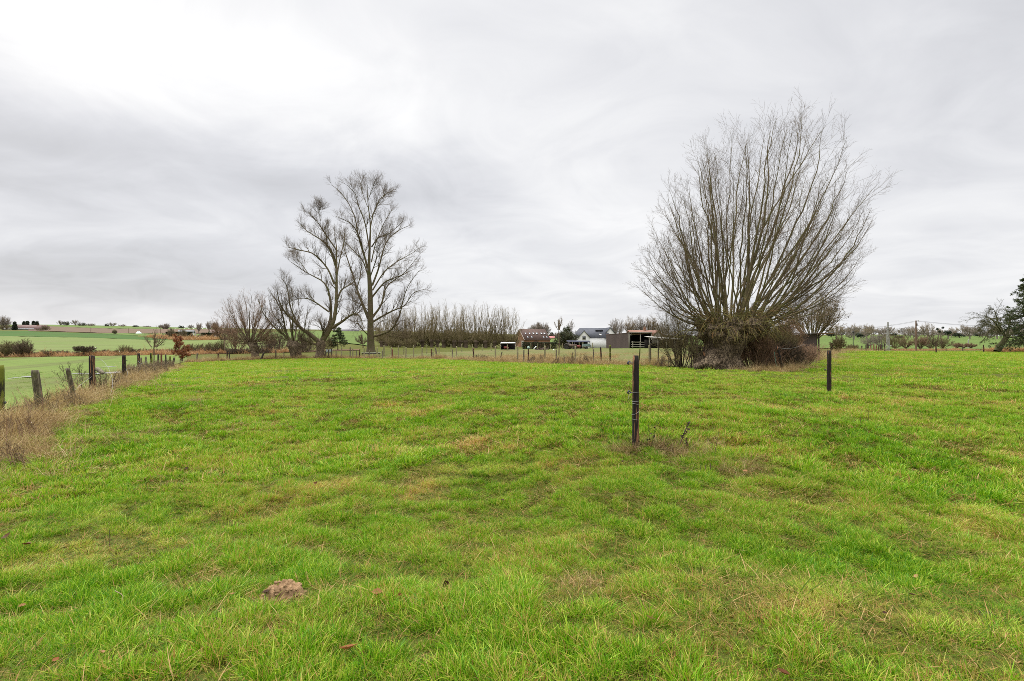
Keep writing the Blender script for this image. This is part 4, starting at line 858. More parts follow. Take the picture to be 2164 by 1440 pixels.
# pollard bushes and trees across the valley on the right
vb = [(1892, 150, 50, 706, OL, 'fan-shaped olive pollard bush just right of the lattice pylon'), (1914, 152, 40, 714, RD, 'round brown pollard bush between the lattice pylon and the wooden pole'), (1945, 150, 34, 712, RD, 'round brown pollard bush touching the wooden power pole on its right'), (1966, 152, 44, 711, BR, 'wide olive-brown pollard bush left of the thin black field post'),
 (1992, 153, 42, 714, OL, 'olive pollard bush right of the thin black field post'), (2022, 156, 22, 727, RD, 'small low bush left of the white concrete pole'), (2036, 158, 26, 728, RD, 'small russet bush at the foot of the white concrete pole'), (2052, 156, 22, 728, RD, 'small russet bush right of the white concrete pole'), (1863, 170, 44, 704, FR, 'grey-brown bush behind the lattice pylon'), (1838, 190, 40, 712, FR, 'grey-brown bush behind the cluster of dark posts'), (1800, 92, 30, 731, OL, 'low grey-green scrub at the foot of the thin black pole'), (1770, 60, 34, 712, OL, 'green-grey bush under the overhanging roof of the hut')]
for i, (px, d, w, yt, mt, lb) in enumerate(vb):
    shrub('pollard_bush', lb, 'shrub', px, d, w, yt - 3, mt, 34, (10, 7), 160 + i, .045, .017, trunk=.5, trunk_r=.3, flat=1.0)
fw = [shrub('valley_tree', 'grey bare tree in the wood on the far valley side', 'tree', 1800, 380, 30, 689, FR, 24, (9, 6), 180, .10, .05, flat=1.0, trunk=2, trunk_r=.3, group='trees of the far valley wood'), shrub('valley_tree', 'grey bare tree in the wood on the far valley side', 'tree', 1842, 390, 24, 687, (MAT['twig_far'], MAT['twig_pale']), 20, (9, 6), 181, .10, .05, trunk=3, trunk_r=.3, group='trees of the far valley wood', flat=.9),
      shrub('valley_tree', 'ivy-dark tree in the wood on the far valley side', 'tree', 1825, 370, 22, 706, FR, 26, (9, 6), 182, .10, .05, trunk=2, trunk_r=.3, group='trees of the far valley wood', leaf=(1500, .8, MAT['needle_far']))]
rf_ = np.random.RandomState(190)
for i in range(64):
    px = 1752 + (i * 7.4) % 470 + rf_.uniform(-3, 3); k = rf_.choice([0, 1, 0, 1, 0, 2]); d = rf_.uniform(320, 470); s = rf_.uniform(.5, 1.1)
    dup(fw[k], G(px, d), rf_.rand() * 6.28, (s * rf_.uniform(.8, 1.3), s * rf_.uniform(.8, 1.3), s))
m1 = shrub('mistletoe_tree', 'bare far tree with round mistletoe balls in its crown', 'tree', 1988, 330, 20, 704, FR, 14, (8, 5), 183, .12, .05, trunk=3, trunk_r=.3)
m = MB(); rm = np.random.RandomState(3)
for c in [(-2.2, 0, 6.6), (1.8, .5, 7.6), (-.8, 0, 5.0)]:
    q = rm.normal(0, 1, (300, 3)); q = unit(q) * .75 * rm.rand(300, 1) ** .4; m.leaves(q + c, .35, rm)
m.build('mistletoe', MAT['needle_far'], m1, world=False)
shrub('ivy_tree', 'upright ivy-covered far tree right of the mistletoe tree', 'tree', 2004, 330, 14, 703, FR, 10, (8, 5), 184, .12, .05, trunk=4, trunk_r=.4, leaf=(1400, .7, MAT['needle_far']))
# skyline trees over the left hill
for i, (px, d, w, yt, ty, lb) in enumerate([(8, 560, 26, 671, 0, 'round dark tree clump on the hill crest at the left edge'), (128, 690, 14, 680, 1, 'pale bare tree beginning the skyline row over the ploughed field'), (140, 690, 14, 681, 2, 'dark evergreen beside the pale bare skyline tree'), (160, 690, 18, 679, 1, 'tallest pale bare tree on the hill skyline'), (174, 690, 16, 684, 2, 'low dark evergreen clump right of the tallest skyline tree'), (192, 690, 18, 686, 1, 'faint low bare tree on the skyline above the thin field pole'),
    (238, 690, 18, 684, 1, 'domed bare tree on the skyline above the middle of the ploughed field'), (226, 690, 8, 687, 2, 'tiny dark conifer left of the domed skyline tree'), (258, 700, 16, 688, 1, 'yellowish low trees on the skyline'), (285, 690, 14, 690, 2, 'pair of low dark evergreens on the skyline'), (310, 690, 16, 691, 1, 'flat grey clump on the skyline'), (350, 560, 20, 686, 0, 'round brown tree clump on the skyline above the far farm'), (336, 640, 14, 690, 1, 'faint bare tree just left of the round brown clump'),
    (382, 640, 12, 691, 2, 'small dark tree on the skyline right of the round brown clump'), (403, 600, 16, 689, 1, 'bare tree on the skyline before the pale greenhouse'), (420, 420, 14, 683, 1, 'umbrella-shaped bare tree on a clear trunk'), (442, 430, 16, 681, 1, 'bare two-stemmed tree right of the umbrella-shaped one'), (456, 440, 14, 684, 0, 'reddish bare tree at the right end of the far farm'),
    (800, 440, 30, 694, 1, 'faint bare trees on the green slope behind the tallest trunk'), (705, 450, 26, 692, 1, 'faint bare trees above the far red-brick building')]):
    if ty == 2: shrub('evergreen_tree', lb, 'tree', px, d, w, yt - 1.5, FR, 20, (7, 5), 200 + i, .12, .08, leaf=(330, 1.0, MAT['needle_far']), flat=1.1)
    else: shrub('skyline_tree', lb, 'tree', px, d, w, yt - 2.5, (FR, FR)[ty == 0], 20 if ty else 50, (8, 6), 200 + i, .12, .07, trunk=(EYE - (yt - 720) * d / F - G(px, d)[2]) * .25 if ty else 0, trunk_r=.4)
for i, (px, d, w, yt, lb) in enumerate([(58, 470, 9, 679, 'left dark conifer behind the long farmhouse roof'), (71, 470, 8, 679, 'middle dark conifer behind the long farmhouse roof'), (78, 465, 9, 680, 'right dark conifer by the white gable of the long farmhouse'), (31, 440, 8, 681, 'dark conifer in front of the left end of the long farmhouse'), (51, 475, 7, 680, 'ragged thin conifer farthest left behind the long farmhouse roof')]):
    conifer('conifer', lb, px, d, w, yt, 230 + i, MAT['needle_far'], 12, 1.5, leaf=1.3)
for i, (px, d, w, yt, lb) in enumerate([(96, 440, 20, 688, 'round dark bush at the right end of the long farmhouse'), (10, 445, 28, 687, 'brown orchard bushes left of the long farmhouse'), (85, 430, 14, 696, 'low bush below the white gable of the long farmhouse'), (362, 300, 14, 695, 'bush with a reddish top in front of the dark clipped hedge'), (386, 295, 16, 696, 'spreading olive bush in front of the far farm'), (404, 285, 13, 706, 'low olive bush right of the spreading one'), (424, 280, 14, 707, 'low dark bush by the white pole on the hill pasture'), (378, 290, 10, 706, 'small olive bush left of the spreading one'), (243, 385, 10, 697, 'faint thorn bush on the near edge of the ploughed field')]):
    shrub('bush', lb, 'shrub', px, d, w, yt, (MAT['twig_far'], MAT['twig_olive']), 34, (10, 7), 240 + i, .06, .05)
# ------------------------------------------------------------------ fence posts
def post_mat(name, dark, streak, moss, streak_amt, moss_amt):
    m, t, o = new_mat(name); p = obj_pos(t)
    g = t.noise(t.scalev(p, (22, 22, 1.6)), 1.0, 4.0, 0.6, 0.3); b = t.noise(t.scalev(p, (60, 60, 5)), 1.0, 4.0, 0.7)
    k = t.noise(t.scalev(p, (9, 9, 2.2)), 1.0, 3.0, 0.6)
    col = t.mix(t.ss(b, .3, .7), dark, tuple(c * 0.45 for c in dark))
    col = t.mix(t.m('MULTIPLY', t.ss(g, 1.0 - streak_amt, 1.06 - streak_amt), .9), col, streak)
    col = t.mix(t.m('MULTIPLY', t.ss(k, 1.0 - moss_amt, 1.12 - moss_amt), .8), col, moss)
    principled(t, o, col, 0.9, 0.2, bump(t, t.m('ADD', g, b), 1.0, 0.012)); return m
PM = {'black': post_mat('post_black', (0.030, 0.024, 0.022), (0.30, 0.15, 0.08), (0.05, 0.055, 0.02), .455, .40),
      'orange': post_mat('post_orange', (0.035, 0.026, 0.022), (0.33, 0.15, 0.075), (0.07, 0.08, 0.02), .38, .46),
      'mossy': post_mat('post_mossy', (0.035, 0.032, 0.02), (0.12, 0.09, 0.05), (0.16, 0.18, 0.02), .40, .58),
      'grey': post_mat('post_grey', (0.15, 0.125, 0.09), (0.25, 0.215, 0.155), (0.13, 0.13, 0.06), .5, .48),
      'pale': post_mat('post_pale', (0.27, 0.245, 0.14), (0.36, 0.31, 0.19), (0.21, 0.22, 0.09), .5, .5),
      'red': post_mat('post_red', (0.17, 0.07, 0.045), (0.28, 0.12, 0.07), (0.08, 0.05, 0.03), .5, .35),
      'dark': post_mat('post_dark', (0.06, 0.05, 0.04), (0.13, 0.10, 0.07), (0.08, 0.08, 0.04), .45, .42)}
PSEED = [0]
def post(label, px, yt, d, wpx, style, lean=0.0, cat='post', group=None, name='fence_post', yb=None, k=14):
    """round wooden post: foot at bearing px (or px - lean at the top), top at level yt, diameter wpx at its distance"""
    PSEED[0] += 1; r_ = np.random.RandomState(1000 + PSEED[0])
    g = G(px, d); top = P(px + lean, yt, d + lean * .02); R = wpx * d / F * .5
    n = 14; s = np.linspace(0, 1, n); ax = g[None] * (1 - s[:, None]) + top[None] * s[:, None]; ax = ax - g; ax[0, 2] -= .12
    an = np.arange(k) * 2 * math.pi / k; V = []
    for j in range(n):
        m_ = R * (1.04 - .07 * s[j]) * (1 + .10 * (vnoise(np.cos(an) * 1.7 + 4, np.sin(an) * 1.7 + s[j] * 1.8, PSEED[0]) - .5) + .05 * (vnoise(an * 3, np.full(k, s[j] * 9), PSEED[0] + 3) - .5))
        if j == n - 1: m_ = m_ * .90
        V.append(np.stack([ax[j, 0] + np.cos(an) * m_, ax[j, 1] + np.sin(an) * m_, ax[j, 2] + (r_.normal(0, R * .06, k) if j == n - 1 else 0 * an)], -1))
    i = np.arange(n * k).reshape(n, k); q = np.stack([i[:-1], np.roll(i[:-1], -1, 1), np.roll(i[1:], -1, 1), i[1:]], -1).reshape(-1, 4)
    V = np.concatenate(V + [[ax[-1] + [0, 0, R * .1]]]); t3 = np.stack([i[-1], np.roll(i[-1], -1), np.full(k, n * k)], -1)
    m = MB(); m.add(V, q, t3); o = m.build(name, PM[style]); o.location = tuple(g); o.rotation_euler = (0, 0, 0)
    tag(o, label, cat, group); o['top'] = [float(c) for c in top]; o['R'] = float(R)
    return o
PLAST = plain('black_plastic', (0.02, 0.02, 0.03), (0.035, 0.035, 0.06), 5, .45, .5)
WIRE = plain('fence_wire', (0.38, 0.38, 0.37), (0.26, 0.25, 0.24), 20, .5, .5, .6)
def insulator(par, z, side=-1, yoff=0.0):
    R = par['R']; m = MB(); c = np.array([side * (R + .012), -.01, z])
    m.tubes(np.array([[side * R * .7, 0, z], [side * (R + .03), -.005, z - .004]]), [.007, .007], 6)
    m.tubes(np.array([[side * (R + .025), 0, z + .012], [side * (R + .05), 0, z + .02], [side * (R + .065), 0, z - .006], [side * (R + .04), 0, z - .022]]), [.012, .016, .015, .010], 8)
    return m.build('insulator', PLAST, par, world=False)
# two posts standing alone in the meadow
a = post('nearest weathered black post with orange split grain and wire wraps, alone in the meadow', 1343, 752, 7.3, 14, 'black', lean=.5, k=22)
insulator(a, 1.20); insulator(a, .78)
R = a['R']; m = MB()
for z, tl in [(.77, .02), (.645, .015), (.575, .06), (.52, -.05), (.36, .05)]:
    an = np.linspace(2.2, 6.9, 22); m.tubes(np.stack([np.cos(an) * (R * 1.07), np.sin(an) * (R * 1.07), z + tl * np.sin(an * .5) + .01 * np.cos(an)], -1), np.full(22, .0022), 5)
m.tubes(smooth_line([(-R * 1.05, -.01, .78), (-R - .05, -.02, .74), (-R - .06, -.03, .69)], 8), np.full(8, .002), 4)
m.build('wire_wrap', WIRE, a, world=False)
b_ = post('mossy black post alone in the meadow in front of the low dark hut', 1752, 741, 14.6, 8.6, 'orange', lean=.3, k=18); insulator(b_, .69)

# left fence
lf = [(-2, 773, 11.7, 17, 'mossy', 0, 'black post with yellow-green moss cut by the left edge'), (85, 783, 13.2, 14, 'grey', -11, 'thick grey weathered post leaning left, second from the left edge'), (158, 779, 14.7, 8.5, 'grey', -15, 'thin grey post leaning left beside the tall black post'),
 (195.5, 752, 16.5, 11, 'black', -1.5, 'tall charred black post, biggest of the left fence'), (262, 751, 23, 7, 'orange', 0, 'black and orange post with moss cap, next after the tall charred one'), (293.5, 747, 28, 5, 'black', -.6, 'slim black post behind the moss-capped orange one'), (298, 756, 29, 4, 'grey', 0, 'short grey post close behind the slim black one'),
 (308, 754, 32, 3.6, 'grey', 0, 'short grey post between the slim black and the mossy one'), (320, 746.5, 34, 4.6, 'mossy', -.6, 'yellow-mossed post before the fence end'), (334.5, 748, 38, 3.6, 'dark', 0, 'dark brown post, left one of a close pair near the fence end'), (341, 746, 40, 3.4, 'red', 0, 'reddish brown post, right one of a close pair near the fence end'),
 (350.5, 749, 45, 2.8, 'dark', -.5, 'thin dark post left of the leaning stakes by the rust-leaved sapling'), (358, 753, 48, 3.2, 'mossy', 1.5, 'mossy stake at the corner beside the rust-leaved sapling'), (364, 756, 50, 4.0, 'dark', 4.5, 'thick stake leaning right into the rust-leaved sapling')]
LP = [post(l, px, yt, d, w, st, ln) for px, yt, d, w, st, ln, l in lf]
insulator(LP[0], .38, 1); insulator(LP[4], .62, 1); insulator(LP[4], 1.02, 1)
m = MB(); p0 = P(203, 779, 17.5); p1 = P(219, 790, 17); m.tubes(smooth_line([p0, (p0 + p1) / 2 + [0, 0, .01], p1], 8), np.array([.01, .07, .075, .072, .068, .066, .064, .01]), 10)
g = tuple((p0 + p1) / 2); o = thing('broken_stake', 'broken grey stake lying slanted behind the tall charred post', 'stake', g); m.build('stake', PM['grey'], o)
def wire(label, pts, r=0.0045, mat=None, m_=40, name='fence_wire', wob=0.0):
    l = smooth_line(pts, m_); 
    if wob: l = l + np.cumsum(rs.normal(0, wob, l.shape), 0) * np.sin(np.linspace(0, math.pi, m_))[:, None]
    m = MB(); m.tubes(l, np.full(m_, r), 5); o = m.build(name, mat or WIRE)
    return tag(o, label, 'wire')
wire('slack pale wire rising from the left edge grass to the tall charred post', [P(30, 902, 11.3), P(62, 884, 12), P(100, 862, 13), P(140, 836, 14.4), P(170, 812, 15.6), P(194, 796, 16.4)], wob=.004)
wire('loose white wire hanging in a bow from the tall charred post', [P(199, 757, 16.5), P(213, 760, 16.6), P(228, 776, 16.4), P(236, 800, 16.2), P(236, 822, 16), P(228, 840, 15.8), P(216, 852, 15.6)], wob=.003)
wire('wire running from the moss-capped orange post to the fence end', [P(259, 784, 22.9), P(268, 781, 24), P(283, 776, 26), P(296, 770, 28), P(318, 762, 33)], .006)
wire('curled wire hanging below the slim black post', [P(292, 763, 27.6), P(296, 770, 27.5), P(292, 784, 27.3), P(288, 795, 27)], .005)
wire('curved wire between the moss-capped post and the grass', [P(266, 780, 22.8), P(270, 790, 22.6), P(264, 802, 22.4), P(257, 812, 22.2)], .005)

# far fence: (px, top row, width px, style, lean, label)
ff = [(385, 755, 66, 3, 'dark', 0, 'low dark stake under the rust-leaved sapling'), (415, 747, 67, 3.2, 'grey', 2.5, 'grey stake leaning right of the rust-leaved sapling'), (461, 748, 68, 3.6, 'black', .6, 'short thick black post left of the two thin posts by the smallest pollard'), (480, 742.5, 68, 2.6, 'black', 0, 'thin black post left of the smallest old pollard'), (484.5, 744, 68.2, 2.2, 'dark', 0, 'thin brown post touching the thin black one by the smallest old pollard'),
 (551, 745, 69, 4, 'dark', 7, 'mossy log leaning right beside the smallest old pollard'), (583, 741, 70, 2.6, 'dark', 0, 'dark post midway between the smallest and the shaggy old pollards'), (600, 744, 71, 2, 'grey', 0, 'faint grey post just left of the shaggy old pollard'), (686, 748, 71.5, 2, 'dark', 0, 'short stake against the right foot of the thick old pollard'), (689, 742, 71.5, 2.2, 'dark', -1, 'dark stake right of the thick old pollard, left of two tall ones'),
 (693, 739, 71.5, 2.4, 'dark', 2, 'dark slanted stake in front of the grey bee boxes'), (701, 737, 71.5, 2.2, 'dark', -.5, 'upright dark stake right of the grey bee boxes'), (709.5, 743, 71.5, 2.2, 'grey', 1, 'short grey stake between the bee boxes and the first pale post'), (722, 735, 71.5, 2.4, 'pale', 0, 'first pale post, farthest left of the pale ones'), (740, 733, 74, 2.4, 'grey', 0, 'tall grey post with a dark knot, left of the tallest tree'),
 (745.5, 736.5, 72, 2.4, 'pale', 0, 'pale post just right of the grey knotted one'), (753, 742, 71.5, 2, 'grey', 0, 'short grey post left of the black one before the tallest tree'), (760, 739, 71.6, 2.6, 'black', 0, 'black post just left of the foot of the tallest tree'), (769.5, 735.5, 71, 2.6, 'pale', 0, 'pale post at the left foot of the tallest tree'), (780.5, 741, 70, 2.2, 'grey', 0, 'grey post in front of the tallest trunk'),
 (797, 734.5, 69.5, 2.6, 'pale', 0, 'pale post right of the tallest trunk'), (808, 741, 69, 2.4, 'grey', 0, 'short grey post right of the pale one by the tallest trunk'), (811.5, 730.5, 80, 2.6, 'pale', 0, 'taller pale post standing behind the short grey one'), (827, 734, 67, 2.4, 'pale', 0, 'pale post touching the reddish one'), (829.2, 738, 66.6, 2.4, 'red', 0, 'reddish brown post, only red one in the fence'), (842, 731, 66, 2.6, 'pale', 0, 'pale post right of the reddish one'),
 (853.5, 731, 84, 2.0, 'pale', 0, 'slim pale post set back under the left of the long pollard row'), (858, 734, 65.5, 2.8, 'pale', 0, 'pale post right of the slim set-back one'), (874, 729.5, 64.5, 2.6, 'pale', 0, 'tallest pale post under the left of the long pollard row'), (892, 734, 63.3, 2.8, 'pale', 0, 'pale post left of the black one under the long pollard row'), (902, 728.5, 88, 1.8, 'pale', 0, 'slim set-back pale post left of the black one under the long row'),
 (911.7, 738, 62, 2.8, 'black', 0, 'left black post of the far fence under the long pollard row'), (915, 744, 61.5, 2.2, 'grey', 0, 'short grey post close right of the left black one'), (924, 735, 61, 3.4, 'grey', -4, 'forked grey stake leaning left under the middle of the long row'), (928, 728, 90, 1.8, 'pale', 0, 'slim set-back pale post behind the forked stake'), (953, 728, 92, 1.8, 'pale', 0, 'slim set-back pale post under the middle of the long row'),
 (956, 738, 56.5, 2.2, 'grey', 0, 'grey post under the middle of the long row'), (964.7, 732, 58, 2.6, 'pale', 0, 'pale post right of the grey one under the middle of the long row'), (976, 728, 94, 1.8, 'pale', 0, 'slim set-back pale post left of the right black one'), (998.5, 728.5, 95, 2.2, 'pale', 0, 'set-back pale post just behind the right black one'), (1000.7, 736, 51, 3.0, 'black', 0, 'right black post of the far fence under the long pollard row'),
 (1004, 750, 50.5, 2.0, 'dark', 4, 'thin stake leaning right beside the right black post'), (1019, 728, 96, 1.8, 'pale', 0, 'slim set-back pale post right of the right black one'), (1038, 725, 98, 2.0, 'pale', 0, 'slim set-back pale post left of the white-roofed cart'), (1047, 732, 48, 3.2, 'pale', 0, 'pale post left of the white-roofed cart'), (1055, 744, 46.8, 2.4, 'dark', 6, 'dark stake leaning right in front of the white-roofed cart'), (1072.5, 729, 98, 2.4, 'pale', 0, 'pale post standing against the white-roofed cart'),
 (1094, 732, 44.5, 3.6, 'pale', -.4, 'pale post between the white-roofed cart and the capped black post'), (1107, 739, 43.5, 2.8, 'grey', 0, 'grey post left of the capped black post'), (1151.5, 731, 42, 3.6, 'pale', 0, 'pale post in front of the brick barn wall'), (1175.7, 739, 41, 3, 'grey', 0, 'grey post beside the thin tall sapling'), (1216, 731.5, 39.7, 3.8, 'pale', 0, 'pale post in front of the old tractor'),
 (1210.5, 745, 40, 1.8, 'dark', 0, 'thin dark stick left of the pale post by the old tractor'), (1254.2, 737, 38.4, 2.8, 'grey', 0, 'grey post before the white house, left of a black one'), (1271.3, 734, 38, 3.4, 'black', -2.2, 'black leaning post before the white house and shed'), (1289.3, 730, 37.5, 3.8, 'mossy', 0, 'mossy green post in front of the corrugated shed'), (1350.5, 736, 35.2, 2.4, 'mossy', 2, 'mossy post behind the nearest post'),
 (1372, 729.5, 34, 3.4, 'pale', 0, 'pale green post in front of the open end of the shed'), (1375.5, 725, 34.2, 2.2, 'dark', -.5, 'dark thin post touching the pale green one'), (1390.5, 723, 34, 2.4, 'dark', 1, 'brown thin post left of the round thorn bush'), (1428, 722, 32, 2.2, 'dark', 0, 'thin dark post in the thorn bush left of the willow'), (1441, 738, 31, 3.6, 'mossy', -2.4, 'mossy leaning post in the thorn bush left of the willow'),
 (1492.5, 733, 28.3, 5, 'black', -6.5, 'black and white post leaning against the left of the willow trunk'), (1655.5, 733, 26, 6.4, 'black', -14, 'black post leaning left in the brambles right of the willow'), (1479, 732, 29.5, 5, 'mossy', 0, 'mossy green post behind the leaning one left of the willow trunk')]
FP = [post(l, px, yt, d, w * 1.0, st, ln, k=10) for px, yt, d, w, st, ln, l in ff]
c = post('thin black post with a pale green pot upside down on its top', 1116.7, 736, 43, 2.8, 'black', 0, k=10)
pot = MB(); tp = np.array(c['top']); an = np.linspace(0, 1, 7)
pot.tubes(np.stack([np.full(7, tp[0]), np.full(7, tp[1]), tp[2] - .02 + an * .20], -1), [.115, .115, .112, .105, .09, .05, .003], 14)
tag(pot.build('upturned_pot', plain('pot_green', (0.36, 0.47, 0.40), (0.30, 0.40, 0.34), 4, .6)), 'pale green upturned pot on top of a thin black post', 'pot')
wire('dark wire strung along the far fence from the black corner to the old pollards', [np.array([*_world(a, b - .1), float(h(*_world(a, b))[0]) + .85]) for a, b in FF[1:5]], .007, MAT['twig_dark'])
for zz_, lb in ((.45, 'lower'), (.95, 'upper')):
    wire('%s strand of the thin wire along the far fence before the pollard row and houses' % lb, [np.array([*_world(a, b - .1), float(h(*_world(a, b))[0]) + zz_]) for a, b in FF[5:14]], .004, MAT['twig_far'], 80)
wire('pale wire sagging from the leaning black post into the russet canes', [P(1644, 735, 26), P(1660, 737, 27), P(1680, 735, 28.5), P(1700, 728, 30)], .006)
wire('green cord hanging beside the leaning black post', [P(1637, 744, 26), P(1638, 757, 26), P(1641, 775, 26)], .012, plain('green_cord', (0.10, 0.24, 0.18), None, 3))
# right-hand posts
rp_ = [(1756.5, 724.5, 60, 3.0, 'orange', 0, 'brown post, left of a close pair at the end of the brambles'), (1759.5, 725, 61, 2.4, 'dark', 0, 'dark post, right of a close pair at the end of the brambles'), (1775, 724, 66, 2.6, 'dark', 0, 'dark post standing apart between the brambles and the thin black pole'), (1820, 731, 86, 2.4, 'dark', 1.5, 'short leaning dark post, leftmost of the cluster by the pylon'), (1830, 729, 90, 2.2, 'dark', 0, 'grey-brown short post second from left in the cluster by the pylon'),
 (1832.7, 726, 86, 2.0, 'black', 0, 'tall thin black post in the left half of the cluster by the pylon'), (1835, 729, 92, 1.8, 'dark', 0, 'dark post touching the tall thin black one in the cluster'), (1840.2, 729, 84, 2.2, 'red', 0, 'brown post on the orange grass in the middle of the cluster'), (1846.7, 728, 83, 2.2, 'red', 0, 'tall brown post in the middle of the cluster by the pylon'), (1851.5, 730, 82, 2.6, 'red', .8, 'brown slightly leaning post right of the cluster middle'), (1856.3, 732, 90, 2.2, 'black', 0, 'short black post set back in the cluster by the pylon'),
 (1860.2, 728, 81, 2.4, 'black', 0, 'black post, left of the close pair near the pylon'), (1863.7, 728, 80.5, 2.6, 'dark', -.3, 'dark post, right of the close pair near the pylon'), (1869.6, 726, 80, 2.2, 'black', 0, 'tallest black post of the cluster, beside the pylon'), (1978.3, 727, 71, 2.4, 'black', -.5, 'thin black post alone in the right field, nearest there'), (1999.3, 736, 125, 1.6, 'dark', 0, 'tiny dark post at the far edge of the right field'), (2034.6, 733, 120, 1.8, 'dark', 0, 'small dark post at the far edge left of the white concrete pole'),
 (2078.5, 729, 86, 2.0, 'black', -.3, 'thin black post in the right field left of the crooked tree'), (2105, 729, 95, 2.4, 'red', 0, 'rust-coloured post at the foot of the crooked tree')]
for px, yt, d, w, st, ln, l in rp_: post(l, px, yt, d, w, st, ln, k=9)

# ------------------------------------------------------------------ poles and lines
CONC = plain('concrete', (0.42, 0.41, 0.38), (0.32, 0.31, 0.29), 2, .9, .1); POLEW = plain('pole_wood', (0.20, 0.13, 0.085), (0.13, 0.085, 0.06), 3, .85, .15, stretch=(1, 1, .2)); STEEL = plain('dark_steel', (0.05, 0.05, 0.055), (0.08, 0.075, 0.07), 5, .6, .4)
PORC = plain('porcelain', (0.30, 0.22, 0.16), (0.4, 0.36, 0.3), 4, .3, .5)
def upole(label, px, d, yt, r, mat, name='utility_pole', arm=False):
    g = G(px, d); zt = EYE - (yt - 720) * d / F; o = thing(name, label, 'pole', g)
    m = MB(); m.tubes(np.array([[g[0], g[1], g[2] - .3 + (zt - g[2] + .3) * s] for s in np.linspace(0, 1, 6)]), np.linspace(r * 1.15, r * .8, 6), 10); m.build('pole', mat, o)
    m = MB(); m.add(*[np.array([[g[0] + r * .8 * math.cos(a), g[1] + r * .8 * math.sin(a), zt] for a in np.linspace(0, 6.283, 10, endpoint=False)] + [[g[0], g[1], zt + r * .4]])], tris=[(i, (i + 1) % 10, 10) for i in range(10)]); m.build('cap', mat, o)
    if arm:
        m = MB(); m.box(g[0] - .1, g[0] + .55, g[1] - r - .06, g[1] - r, zt - .16, zt - .04); m.build('cross_arm', STEEL, o)
        for dx_ in (.12, .48):
            m = MB(); m.tubes(np.array([[g[0] + dx_, g[1] - r - .03, zt - .04 + q] for q in (0, .06, .12, .16)]), [.035, .05, .04, .02], 8); m.build('insulator', PORC, o)
        m = MB(); m.box(g[0] + r, g[0] + r + .16, g[1] - .1, g[1] + .1, zt - 1.3, zt - .7); m.build('fuse_box', STEEL, o)
        m = MB(); m.tubes(np.array([[g[0] + r + .04, g[1] - .05, zt - q] for q in np.linspace(0, zt - g[2], 6)]), np.full(6, .02), 5); m.build('earth_cable', STEEL, o)
    return o, np.array([g[0], g[1], zt])
_, tA = upole('brown wooden power pole with a small cross arm right of the pylon', 1935.7, 128, 678, .17, POLEW, arm=True)
_, tB = upole('thin black pole left of the post cluster', 1803, 95, 703, .07, STEEL)
m = MB(); m.box(tB[0] - .11, tB[0] + .13, tB[1] - .1, tB[1] + .1, tB[2] - .02, tB[2] + .30); m.build('lamp_head', STEEL, _)
upole('white concrete pole among the small bushes across the right field', 2046.6, 165, 718, .20, CONC)
upole('white concrete pole on the hill pasture by the far farm', 413.5, 275, 702, .25, CONC)
for px, d, yt, lb in [(192, 405, 692, 'thin wooden line pole in the ploughed field, left one'), (272, 404, 693, 'thin wooden line pole in the ploughed field, middle one'), (339, 405, 693, 'thin faint line pole in the ploughed field, right one'), (404, 400, 690, 'thin line pole before the pale greenhouse')]: upole(lb, px, d, yt, .16, POLEW)
# lattice pylon of concrete: two tapering legs joined by rungs
g = G(1876.3, 95); zt = EYE + (720 - 681) * 95 / F; py = thing('lattice_pylon', 'pale lattice power pylon with small arms standing at the right field edge', 'pylon', g); m = MB()
bw, tw = .27, .08; Hh = zt - g[2]
corn = [(-1, -1), (1, -1), (1, 1), (-1, 1)]
def cpt(c_, s): w_ = bw * (1 - s) + tw * s; return g + np.array([c_[0] * w_, c_[1] * w_ * .6, Hh * s])
for c_ in corn: m.tubes(np.array([cpt(c_, s) for s in np.linspace(-.02, 1, 6)]), np.full(6, .032), 5)
m.build('legs', CONC, py); m = MB(); ns = 14
for f in range(4):
    a_, b2 = corn[f], corn[(f + 1) % 4]
    for i in range(ns):
        p, q = cpt(a_, i / ns), cpt(b2, (i + 1) / ns)
        if i % 2: p, q = cpt(b2, i / ns), cpt(a_, (i + 1) / ns)
        m.tubes(np.array([p, q]), [.022, .022], 4); m.tubes(np.array([cpt(a_, (i + 1) / ns), cpt(b2, (i + 1) / ns)]), [.02, .02], 4)
m.build('bracing', CONC, py)
for yy, sd in ((688, 1), (692, -1), (696, 1)):
    z_ = EYE + (720 - yy) * 95 / F; m = MB(); m.tubes(np.array([[g[0], g[1], z_], [g[0] + sd * .62, g[1], z_ + .02]]), [.03, .03], 5); m.build('arm', CONC, py)
    m = MB(); m.tubes(np.array([[g[0] + sd * .6, g[1], z_ + q] for q in (.0, .07, .14, .2)]), [.03, .045, .035, .02], 7); m.build('insulator', PORC, py)
m = MB(); m.box(g[0] + .30, g[0] + .44, g[1] - .3, g[1] - .26, g[2] + 1.1, g[2] + 1.28); m.build('sign_plate', plain('sign_white', (.75, .75, .73)), py)
WM = plain('line_wire', (0.10, 0.10, 0.11), None, 3)
def catn(a_, b2, sag): return [a_ * (1 - s) + b2 * s - np.array([0, 0, sag * 4 * s * (1 - s)]) for s in np.linspace(0, 1, 9)]
far_l = P(1790, 695, 210); far_r = P(2300, 690, 150)
for k, (dz_, lb) in enumerate([(-.05, 'upper overhead wire from the wooden pole away to the left'), (-.22, 'second overhead wire from the wooden pole away to the left'), (-1.3, 'lowest overhead wire from the wooden pole away to the left')]):
    wire(lb, catn(tA + [-.05, -.2, dz_], far_l + [0, 0, dz_ * 1.3], .5), .022, WM, 30, 'overhead_wire')
